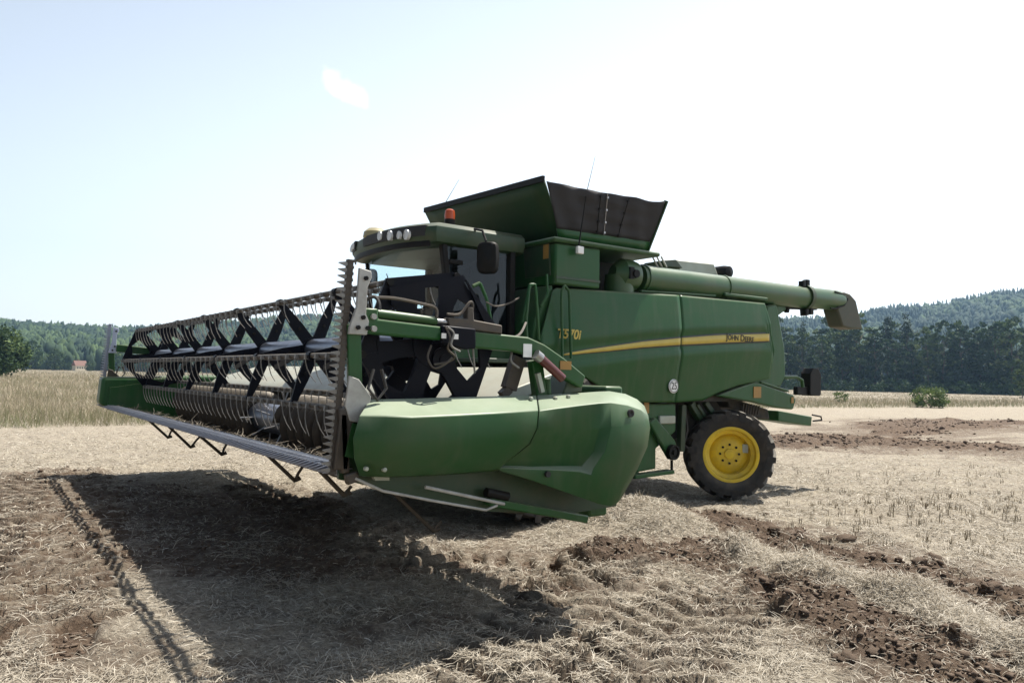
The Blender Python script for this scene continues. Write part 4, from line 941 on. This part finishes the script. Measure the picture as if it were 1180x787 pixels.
# near side shield: moulded sheet from stations (px, py, depth)
S = [
 [(426, 461.5, 4.36), (414, 480, 4.52), (407, 505, 4.54), (408, 528, 4.52), (414, 546, 4.44), (418, 547, 4.40)],
 [(448, 461, 4.36), (445, 480, 4.60), (441, 507, 4.615), (441, 527, 4.605), (444, 547.5, 4.52), (446, 548, 4.42)],
 [(474, 460.5, 4.36), (474, 481.5, 4.62), (470, 507, 4.635), (470, 522, 4.625), (474, 546.5, 4.52), (475, 547.5, 4.42)],
 [(520, 459, 4.36), (520, 479.5, 4.62), (518, 503, 4.635), (518, 518, 4.625), (521, 543.5, 4.52), (522, 545, 4.42)],
 [(568, 457.8, 4.36), (568, 477, 4.62), (566, 499, 4.635), (564, 514, 4.625), (566, 540, 4.52), (567, 542, 4.42)],
 [(618, 456.8, 4.36), (620, 474, 4.62), (618, 493, 4.635), (609, 510.5, 4.625), (576, 538, 4.52), (574, 541, 4.42)]]
hpart(MB().grid([[P(*q) for q in r_] for r_ in S]), 'side_shield', M['green_dusty_lit'], solid=.02, offset=0, smooth=55, bevel=.008)
S2 = [
 [(619, 456.7, 4.355), (621, 474, 4.615), (619, 493, 4.645), (610, 511, 4.60), (577, 538, 4.47), (573, 539.5, 4.50), (576, 542.5, 4.50)],
 [(640, 455.5, 4.355), (641, 471.5, 4.615), (640, 494, 4.62), (632, 513, 4.555), (612, 538.5, 4.49), (606, 541, 4.53), (611, 553, 4.54)],
 [(668, 454, 4.355), (668, 468, 4.615), (668, 495, 4.61), (662, 516, 4.55), (645, 538, 4.50), (640, 542, 4.56), (646, 565, 4.57)],
 [(689, 452.5, 4.355), (690, 465.5, 4.62), (690, 494, 4.63), (684, 520, 4.59), (670, 538, 4.55), (667, 544, 4.605), (672, 574, 4.59)],
 [(702, 452, 4.36), (703, 465, 4.64), (704, 492, 4.68), (697, 520, 4.67), (684, 540, 4.65), (681, 548, 4.645), (689, 580, 4.61)],
 [(720, 455, 4.37), (722, 468, 4.64), (725, 492, 4.69), (719, 520, 4.69), (706, 545, 4.67), (702, 553, 4.66), (702, 583, 4.62)],
 [(733, 461, 4.38), (737, 473, 4.63), (741, 492, 4.66), (737, 518, 4.66), (723, 546, 4.65), (718, 556, 4.64), (709, 580, 4.60)],
 [(742, 469, 4.40), (746, 480, 4.58), (748, 493, 4.60), (745, 514, 4.60), (733, 541, 4.60), (727, 552, 4.59), (713, 576, 4.56)]]
rs = hpart(MB().grid([[P(*q) for q in r_] for r_ in S2]), 'side_shield', M['green_dusty_lit'], solid=.02, offset=0, smooth=55, bevel=.006)
def on_shield(px, py, y, r_, name, mat, prof):
    q = P(px, py, y); o = MB().lathe(prof, (q[0], q[1], q[2]), 1, 28).build(name, mat, rs); return o
on_shield(726, 476, 4.675, .03, 'latch_hole', M['ink'], [(.028, 0), (.028, .014), (.02, .016), (0, .004)])
for px_, py_, yy_ in ((422, 540, 4.545), (443, 541, 4.565), (640, 459, 4.46), (655, 457, 4.46), (612, 459.5, 4.46)): on_shield(px_, py_, yy_, .012, 'bolt', M['galv'], [(.013, -.012), (.013, .008), (.008, .012), (0, .012)])
on_shield(630, 546, 4.56, .02, 'latch_hole', M['ink'], [(.02, 0), (.02, .02), (0, .02)])
# closing web behind the shield tips
hpart(MB().prism([(3.90, 1.12), (3.90, 1.34), (3.7, 1.42), (1.75, 1.50), (1.6, 1.3), (1.7, .85), (2.8, 1.0)], 1, 4.35, 4.38), 'shield_bracket', M['green_dark'])
# side knives
def knife(s_, y):
    k = empty('side_knife', (0, 0, 0), 0, HD); k.matrix_parent_inverse = HD.matrix_world.inverted()
    t0, b0_ = Vector((3.855, y, 2.29)), Vector((3.925, y, 1.06)); mb = MB(); mb.bar(t0, b0_, .022, .032, 1, up=(1, 0, 0))
    d = (b0_-t0); L_ = d.length; d.normalize(); f = Vector((-d.z, 0, d.x)); f = f if f.x > 0 else -f
    n_ = 33
    for i in range(n_):
        p_ = t0+d*(L_*(i+.1)/n_); w_ = L_/n_
        mb.add([p_+f*.012+Vector((0, -.006, 0)), p_+d*w_*.9+f*.015+Vector((0, -.006, 0)), p_+d*w_*.50+f*.072+Vector((0, -.002, 0)), p_+d*w_*.36+f*.072+Vector((0, -.002, 0)),
                p_+f*.012+Vector((0, .006, 0)), p_+d*w_*.9+f*.015+Vector((0, .006, 0)), p_+d*w_*.50+f*.072+Vector((0, .002, 0)), p_+d*w_*.36+f*.072+Vector((0, .002, 0))],
               [(0, 1, 2, 3), (7, 6, 5, 4), (0, 3, 7, 4), (1, 5, 6, 2), (2, 6, 7, 3), (0, 4, 5, 1)])
    for i in range(n_+1): p_ = t0+d*(L_*i/n_); mb.box(p_-Vector((.020, .015, .008)), p_+Vector((.022, .015, .008)), 1)
    mb.build('blade_bar', [M['knife_steel'], M['bar']] if s_ > 0 else [M['blue_steel'], M['blue_steel']], k, smooth=0)
    pp = [(3.80, 2.24), (3.85, 2.25), (3.86, 2.02), (3.90, 1.90), (3.905, 1.86), (3.79, 1.86), (3.78, 1.94), (3.80, 1.98), (3.795, 2.14), (3.77, 2.20), (3.775, 2.235)]
    o = MB().prism([(x_-.03, z) for x_, z in pp], 1, y+.03, y+.055).build('mount_plate', M['grey_paint'] if s_ > 0 else M['pale_plate'], k, bevel=.004)
    for x_, z in ((3.79, 2.19), (3.80, 1.96), (3.83, 1.90), (3.77, 1.90)): MB().tube([(x_-.01, y+.055, z), (x_-.01, y+.068, z)], .014, 6).build('bolt', M['plastic'], o)
    MB().bar((3.83, y+.01, 1.92), (3.80, y+.01, 1.42), .035, .085, up=(1, 0, 0)).build('knife_post', M['green'], k, bevel=.006)
    pp = [(3.86, 1.62), (3.80, 1.60), (3.72, 1.50), (3.74, 1.34), (3.85, 1.36), (3.88, 1.45)]
    MB().prism(pp, 1, y+.03, y+.05).build('mount_plate', M['grey_paint'] if s_ > 0 else M['bar'], k, bevel=.004)
    MB().bar((3.86, y+.02, 1.40), (3.89, y+.02, 1.08), .05, .085, up=(1, 0, 0)).build('knife_foot', M['bar'], k, bevel=.008)
    MB().bar((3.80, y+.05, 1.34), (3.84, y+.05, 1.15), .012, .07, up=(1, 0, 0)).build('paint_patch', M['green'], k)
    MB().tube([(3.72, y+.07, 1.66), (3.76, y+.09, 1.55), (3.70, y+.09, 1.48), (3.64, y+.08, 1.55), (3.67, y+.07, 1.66)], .010, 8).build('hydraulic_hose', M['hose'], k)
knife(1, 4.36); knife(-1, -4.55)
# cutter bar with guards
cbm = MB().box((3.74, -YH, 1.035), (3.87, YH, 1.075)).box((3.60, -YH, 1.02), (3.735, YH, 1.045))
for i in range(114):
    y_ = -YH+.02+i*(2*YH-.04)/113
    cbm.add([(3.86, y_-.02, 1.04), (3.86, y_+.02, 1.04), (3.86, y_+.02, 1.085), (3.86, y_-.02, 1.085), (3.965, y_, 1.055)], [(0, 1, 4), (1, 2, 4), (2, 3, 4), (3, 0, 4), (3, 2, 1, 0)])
    cbm.add([(3.80, y_+.012, 1.0765), (3.885, y_+.020, 1.0765), (3.885, y_+.052, 1.0765), (3.80, y_+.060, 1.0765), (3.80, y_+.012, 1.082), (3.885, y_+.020, 1.082), (3.885, y_+.052, 1.082), (3.80, y_+.060, 1.082)], [(4, 5, 6, 7), (0, 1, 5, 4), (1, 2, 6, 5), (2, 3, 7, 6), (3, 0, 4, 7)])
hpart(cbm, 'cutter_bar', M['blue_steel'], smooth=0)
# crop debris lying in the trough is part of the dirt on it
n_ = 5200; xy_ = np.column_stack([rng.uniform(2.35, 3.75, n_), rng.uniform(-4.2, 4.2, n_)]); z_ = np.interp(xy_[:, 0], [q[0] for q in prof[::-1]], [q[1] for q in prof[::-1]])
v, q = strips(n_, xy_, z_+rng.uniform(.01, .07, n_), rng.uniform(.05, .2, n_), np.full(n_, .005), rng.normal(.1, .25, n_), rng.normal(0, .1, n_))
me = np_mesh('crop_residue', v, q, attrs={'tint': np.repeat(rng.uniform(0, .35, n_), 6)}); me.materials.append(M['straw'])
tag(link('crop_residue', me), 'loose straw left lying in the trough of the grain header', 'straw', kind='stuff')
# support legs under the bar
for (x0, y0, x1, y1, x2, y2) in ((168, 481, 194, 504.5, 202, 490), (190, 487, 220, 515.5, 234, 499), (222, 495, 256, 524, 264, 507), (303, 519, 340, 554, 352, 533), (367, 540, 397, 571, 405, 560), (452, 566, 500, 612, 508, 600)):
    a = Vector(PX(x0, y0, 3.78)) if x0 < 440 else Vector(P(x0, y0, 3.9)); y_ = a.y
    b_ = Vector(P(x1, y1, y_)); c = Vector(P(x2, y2, y_))
    e_ = (b_-a).normalized()
    hpart(MB().tube([a, a.lerp(b_, .5), b_, b_+Vector((-.04, 0, .02))], [.016, .015, .016, .02], 8).tube([b_, b_.lerp(c, .5)+Vector((.015, 0, -.01)), c], [.014, .012, .012], 8), 'crop_lifter', M['bar'])
# auger drum with flighting
ax_x, ax_z, ar = 2.72, 1.10, .17
hpart(MB().tube([(ax_x, -4.2, ax_z), (ax_x, 4.2, ax_z)], ar, 32), 'header_auger', M['blue_steel'])
for s_ in (1, -1):
    cols = []
    for i in range(0, 16*24+1):
        an = s_*2*math.pi*i/24; y_ = s_*(.55+3.6*i/(16*24)*1.0)
        cols.append([(ax_x+r_*math.cos(an), y_, ax_z+r_*math.sin(an)) for r_ in (ar-.004, ar+.13)])
    hpart(MB().grid(cols), 'auger_flighting', M['bar'], solid=.006, offset=0)
mb = MB()
for i in range(16): an = i*2.4; y_ = -.5+i/15; mb.tube([(ax_x, y_, ax_z), (ax_x+.33*math.cos(an), y_, ax_z+.33*math.sin(an))], .009, 6)
hpart(mb, 'auger_finger', M['steel'])
hpart(MB().bar((2.2, 4.0, 1.35), (3.4, 4.1, 1.2), .03, .08).box((2.5, 3.9, 1.0), (2.9, 4.2, 1.3)), 'auger_bearing', M['bar'], bevel=.01)

# ---- reel
AX, AZ, RR = 3.209, 1.831, .491; ROT = -.165
PV = [(AX+RR*math.cos(ROT+k*math.pi/3), AZ+RR*math.sin(ROT+k*math.pi/3)) for k in range(6)]
YN, YF = 4.14, -4.26
hpart(MB().tube([(AX, YF, AZ), (AX, YN, AZ)], .092, 28), 'reel_shaft', M['blue_steel'])
def star(y, n_t=.008, scale=1.0):
    mb = MB(); mb.lathe([(0, -.018), (.105, -.018), (.105, .018), (0, .018)], (AX, y, AZ), 1, 24)
    for k in range(6):
        an = ROT+k*math.pi/3; u_ = Vector((math.cos(an), 0, math.sin(an))); w_ = Vector((-math.sin(an), 0, math.cos(an))); c_ = Vector((AX, y, AZ)); th = n_t+.0012*k
        po = [c_+u_*.05-w_*.055, c_+u_*.14-w_*.050, c_+u_*(RR*.55)-w_*.048, c_+u_*(RR+.02)-w_*.022, c_+u_*(RR+.02)+w_*.022, c_+u_*(RR*.55)+w_*.048, c_+u_*.14+w_*.050, c_+u_*.05+w_*.055]
        mb.prism([(p_.x, p_.z) for p_ in po], 1, y-th, y+th)
        mb.tube([c_+u_*.22+Vector((0, -.02, 0)), c_+u_*.22+Vector((0, .022, 0))], .014, 6, 1)
    return mb
# stations matched to the clamps seen along the bars
spy = [YF+.12, -2.9, -1.62, -.36, .9, 2.15, 3.35]
for y_ in spy: hpart(star(y_), 'reel_spider', [M['black'], M['plastic']])
# diagonal link straps of the tine control
for y_ in spy[1:]:
    a = Vector((PV[0][0]*.35+AX*.65, y_, PV[0][1]*.35+AZ*.65)); hpart(MB().bar((AX+.10, y_-.02, AZ-.02), (PV[5][0]*.5+AX*.5, y_-.75, PV[5][1]*.35+AZ*.65), .012, .05), 'reel_strap', M['black'])
# near and far end plates: rim, six arms and hub disc; a control ring set a little off centre
def end_plate(y, dx, dz, name, r_=RR, rot=ROT, rimw=.075, solid_top=False):
    mb = MB(); c_ = Vector((AX+dx, y, AZ+dz)); vs_ = [c_+Vector((math.cos(rot+k*math.pi/3), 0, math.sin(rot+k*math.pi/3)))*(r_+.03) for k in range(6)]
    for k in range(6):
        a, b_ = vs_[k], vs_[(k+1) % 6]; ci = .0006*k
        inn = lambda p_, q_: p_.lerp(c_, q_)
        m_ = a.lerp(b_, .5)
        mb.prism([(p_.x, p_.z) for p_ in (a, b_, inn(b_, .30), inn(m_, .10), inn(a, .30))], 1, y-.010-ci, y+.010+ci)
        u_ = (a-c_).normalized(); w_ = Vector((-u_.z, 0, u_.x))
        po = [c_+u_*.05-w_*.06, c_+u_*(r_*.5)-w_*.055, c_+u_*(r_*.78)-w_*.07, c_+u_*(r_*.78)+w_*.07, c_+u_*(r_*.5)+w_*.055, c_+u_*.05+w_*.06]
        mb.prism([(p_.x, p_.z) for p_ in po], 1, y-.014-ci, y+.014+ci)
        mb.tube([a.lerp(c_, .06)+Vector((0, -.03, 0)), a.lerp(c_, .06)+Vector((0, .03, 0))], .024, 10, 1)
    mb.lathe([(0, -.022), (.14, -.022), (.14, .022), (0, .022)], (c_.x, y, c_.z), 1, 28)
    return hpart(mb, name, [M['black'], M['plastic']], smooth=30)
end_plate(YN+.05, 0, 0, 'reel_end_plate'); end_plate(YN-.20, .02, -.10, 'control_ring', r_=.33, rot=ROT+.25); end_plate(YF-.03, 0, 0, 'reel_end_plate')
# solid upper fairing of the near end plate
mb = MB()
for pg in (((449, 331), (467, 328), (490, 324), (490, 350), (472, 346), (452, 352)), ((490, 324), (534, 317), (537, 323), (506, 330), (490, 332)), ((506, 330), (537, 323), (529, 336), (516, 350), (506, 352)), ((534, 317), (572, 375), (561, 377), (537, 323))):
    q4 = [P(a_, b_, YN+.09) for a_, b_ in pg]; mb.prism([(q[0], q[2]) for q in q4], 1, YN+.075, YN+.088)
hpart(mb, 'reel_fairing', M['black'])
for px, py, sc in ((512, 415, .085),): mb = MB(); q_ = P(px, py, YN+.09); mb.lathe([(0, .012), (sc*.45, .012), (sc*.45, .004), (sc, .004), (sc, -.02)], (q_[0], YN+.09, q_[2]), 1, 24)
hpart(mb, 'reel_bearing', M['black'])
# tine bars, tines
clk = 0; pend = []
for k in range(6):
    x_, z = PV[k]
    bar_ = hpart(MB().tube([(x_, YF-.06, z), (x_, YN+.03, z)], .019, 12), 'tine_bar', M['bar'])
    for y_ in spy: 
        c_ = MB().tube([(x_, y_-.03, z), (x_, y_+.03, z)], .031, 10).build('bar_clamp', M['black'], bar_)
    n_ = 44
    for i in range(n_): pend.append((k, x_, YF+.05+(YN-YF-.08)*i/(n_-1), z, bar_))
def tine_shape(x_, y_, z, mb, s_=1):
    lx = -.015; mb.tube([(x_+.03, y_, z+.004), (x_+.036, y_, z-.05), (x_+.03, y_+.004, z-.11), (x_+.008, y_+.004, z-.18), (x_-.03, y_, z-.245)], [.0048, .0048, .0045, .004, .003], 5)
    mb.box((x_-.026, y_-.014, z-.03), (x_+.040, y_+.014, z+.012))
# the hundred nearest tines are meshes of their own, the rest one part
pend.sort(key=lambda q: (q[1]-CAM[0])**2+(q[2]-CAM[1])**2+(q[3]-CAM[2])**2)
mb = MB(); tine_shape(0, 0, 0, mb); t0 = mb.build('tine', M['tine']); tme = t0.data; bpy.data.objects.remove(t0)
for k, x_, y_, z, b_ in pend[:100]:
    o = link('tine', tme, b_); o.location = (x_, y_, z); o.rotation_euler = (0, random.uniform(-.14, .14), 0); o.scale = (1, 1, (.78, .70, .78, .9, 1, 1)[k])
mb = MB()
for k, x_, y_, z, b_ in pend[100:]: tine_shape(x_+random.uniform(-.003, .003), y_, z, mb)
tag(hpart(mb, 'far_tines', M['tine']), kind='stuff')
# ---- reel lift arms
AY = 4.36
Q = lambda a, b_, y=AY: P(a, b_, y)
arm_ = hpart(MB().prism([(Q(415, 355)[0], Q(415, 355)[2]), (Q(433, 356)[0], Q(433, 356)[2]), (Q(433, 368)[0], Q(433, 368)[2]), (Q(508, 377)[0], Q(508, 377)[2]), (Q(508, 392.5)[0], Q(508, 392.5)[2]), (Q(415, 384)[0], Q(415, 384)[2])], 1, AY-.05, AY+.04), 'reel_arm', M['green'], bevel=.012)
hpart(MB().prism([(Q(*q)[0], Q(*q)[2]) for q in ((542, 382), (572, 385), (606, 388.5), (625, 397), (648, 413), (672, 433), (668, 447), (655, 440), (640, 430), (612, 411), (590, 405), (543, 401))], 1, AY-.04, AY+.03), 'reel_arm', M['green'], bevel=.012)
mb = MB().prism([(Q(*q)[0], Q(*q)[2]) for q in ((504, 375), (543, 379), (543, 402), (530, 403), (504, 396))], 1, AY-.07, AY+.06)
cl_ = hpart(mb, 'arm_clamp', M['black'], bevel=.01)
for px, py in ((511, 387), (525, 388)): q_ = Q(px, py, AY+.062); MB().box((q_[0]-.016, AY+.061, q_[2]-.016), (q_[0]+.016, AY+.07, q_[2]+.016)).build('bolt', M['white'], cl_)
for px, py in ((430, 365), (430, 379)): q_ = Q(px, py, AY+.04); MB().tube([(q_[0], AY+.035, q_[2]), (q_[0], AY+.06, q_[2])], .018, 8).build('bolt', M['grey_paint'], arm_)
hpart(MB().tube([Q(434, 361.5), Q(502, 370)], .028, 16), 'lift_cylinder', M['green_dusty_lit'])
hpart(MB().tube([Q(502, 370), Q(515, 371.5)], .018, 12), 'cylinder_rod', M['steel'])
hpart(MB().prism([(Q(*q)[0], Q(*q)[2]) for q in ((513, 366), (536, 368), (536, 354), (543, 354), (544, 369), (576, 375), (576, 385), (515, 377))], 1, AY-.03, AY+.03), 'arm_guide', M['bar'], bevel=.008)
hpart(MB().bar(P(134, 401, -4.40), P(200, 408, -4.40), .07, .11), 'reel_arm', M['green'], bevel=.012)
# rear arm stay: red and green rods, sticker
hpart(MB().tube([Q(622, 412, AY+.05), Q(648, 436, AY+.05)], .032, 14), 'stay_rod', M['red'])
hpart(MB().tube([Q(617, 408, AY+.05), Q(623, 413, AY+.05)], .036, 14), 'stay_cap', M['steel'])
q_ = Q(608, 404, AY+.035); hpart(MB().box((q_[0]-.035, AY+.031, q_[2]-.045), (q_[0]+.035, AY+.036, q_[2]+.045)), 'sticker', M['white'])
q_ = Q(652, 421, AY+.035); hpart(MB().box((q_[0]-.05, AY+.031, q_[2]-.03), (q_[0]+.05, AY+.036, q_[2]+.03)), 'warning_sticker', M['amber'])
hpart(MB().bar(Q(616, 415, 4.3), Q(622, 458, 4.3), .09, .07).tube([Q(630, 436, 4.3), Q(631, 455, 4.3)], .025, 10), 'lift_cylinder', M['green'], bevel=.008)
hpart(MB().bar(Q(619, 430, 4.345), Q(624, 452, 4.345), .03, .04), 'cylinder_sleeve', M['galv'])
hpart(MB().prism([(Q(*q)[0], Q(*q)[2]) for q in ((664, 424), (675, 432), (673, 452), (650, 456), (656, 440))], 1, 4.12, 4.34), 'arm_bracket', M['green_dark'], bevel=.01)
hpart(MB().bar(Q(597, 412, 4.2), Q(586, 448, 4.2), .06, .10).bar(Q(586, 448, 4.2), Q(578, 456, 4.2), .05, .06), 'arm_bracket', M['bar'])
# hoses and cables
def hose(pts, r_=.009, mat='hose'):
    out = []
    ps = [Vector(P(*q)) for q in pts]
    for i in range(len(ps)-1):
        p0, p1, p2, p3 = ps[max(i-1, 0)], ps[i], ps[i+1], ps[min(i+2, len(ps)-1)]
        for j in range(6):
            t = j/6; out.append(.5*((2*p1)+(p2-p0)*t+(2*p0-5*p1+4*p2-p3)*t*t+(3*p1-p0-3*p2+p3)*t**3))
    out.append(ps[-1]); hpart(MB().tube(out, r_, 6), 'hydraulic_hose', M[mat])
hose([(424, 358, 4.3), (422, 346, 4.32), (432, 342, 4.34), (437, 350, 4.36), (437, 360, 4.37)], .012)
hose([(432, 343, 4.34), (455, 344, 4.35), (485, 350, 4.36), (502, 355, 4.37), (503, 366, 4.38)], .011, 'bar')
hose([(515, 362, 4.38), (530, 362, 4.38), (541, 349, 4.38), (545, 352, 4.38), (542, 368, 4.38)], .010, 'bar')
hose([(513, 376, 4.42), (519, 390, 4.45), (516, 402, 4.44), (524, 411, 4.42), (516, 417, 4.40), (500, 420, 4.38)], .007, 'bar')
hose([(516, 377, 4.44), (523, 384, 4.46), (520, 398, 4.46), (530, 405, 4.44)], .007, 'tine')
hose([(497, 398, 4.36), (493, 412, 4.38), (500, 424, 4.40), (512, 420, 4.42), (521, 412, 4.42)], .007, 'bar')
hose([(590, 404, 4.32), (589, 416, 4.34), (598, 424, 4.34)], .008, 'tine')
hose([(545, 400, 4.32), (546, 415, 4.32), (547, 430, 4.3)], .007, 'tine')
hose([(560, 348, 1.6), (572, 353, 1.6), (588, 349, 1.5), (598, 343, 1.4)], .010, 'bar')
hose([(560, 392, 4.3), (580, 392, 4.3), (598, 386, 4.3), (606, 372, 4.0)], .009, 'bar')
# lower rails below the near shield
hpart(MB().tube([P(409, 551, 4.42), P(441, 565.5, 4.42), P(500, 577, 4.42), P(560, 587.5, 4.42), P(573, 582, 4.42)], .009, 10), 'lower_rail', M['grey_paint'])
hpart(MB().tube([P(490, 561, 4.43), P(581, 580.5, 4.43)], .011, 10), 'lower_rail', M['grey_paint'])
hpart(MB().bar(P(560, 577, 4.36), P(672, 597, 4.36), .12, .055), 'skid', M['green'], bevel=.01)
hpart(MB().prism([(P(*q)[0], P(*q)[2]) for q in ((430, 551, 4.37), (470, 552, 4.37), (560, 546, 4.37), (650, 575, 4.37), (668, 590, 4.37), (590, 583, 4.37), (540, 575, 4.37), (440, 562, 4.37))], 1, 4.20, 4.24), 'side_plate', M['green_dark'])  # recess shade painted in as a darker green
hpart(MB().prism([(P(*q)[0], P(*q)[2]) for q in ((428, 547, 4.41), (447, 548, 4.41), (447, 553, 4.41), (431, 553, 4.41))], 1, 4.395, 4.43), 'gauge_plate', M['galv'])
hpart(MB().tube([P(560, 567, 4.41), P(585, 572, 4.41)], .03, 12), 'rubber_stop', M['plastic'])
hpart(MB().bar(P(412, 548, 4.4), P(398, 553, 4.4), .05, .06).bar(P(394, 470, 4.38), P(397, 545, 4.38), .05, .05), 'front_bracket', M['bar'], bevel=.01)

# ------------------------------------------------------------------ summer air between here and the hills
hz_ = MB().box((-1500, -1500, -45), (320, 320, 210)).build('haze', new_mat('haze_air'), smooth=0)
hm_ = hz_.data.materials[0]; N, L = nodes_of(hm_); N.remove(N['Principled BSDF'])
pv = N.new('ShaderNodeVolumePrincipled'); pv.inputs['Color'].default_value = (.45, .70, 1.0, 1); pv.inputs['Density'].default_value = HAZE_DENSITY; pv.inputs['Anisotropy'].default_value = .45
L.new(pv.outputs[0], N['Material Output'].inputs['Volume']); tag(hz_, 'thin bluish summer haze over the field and hills', 'haze', kind='stuff')
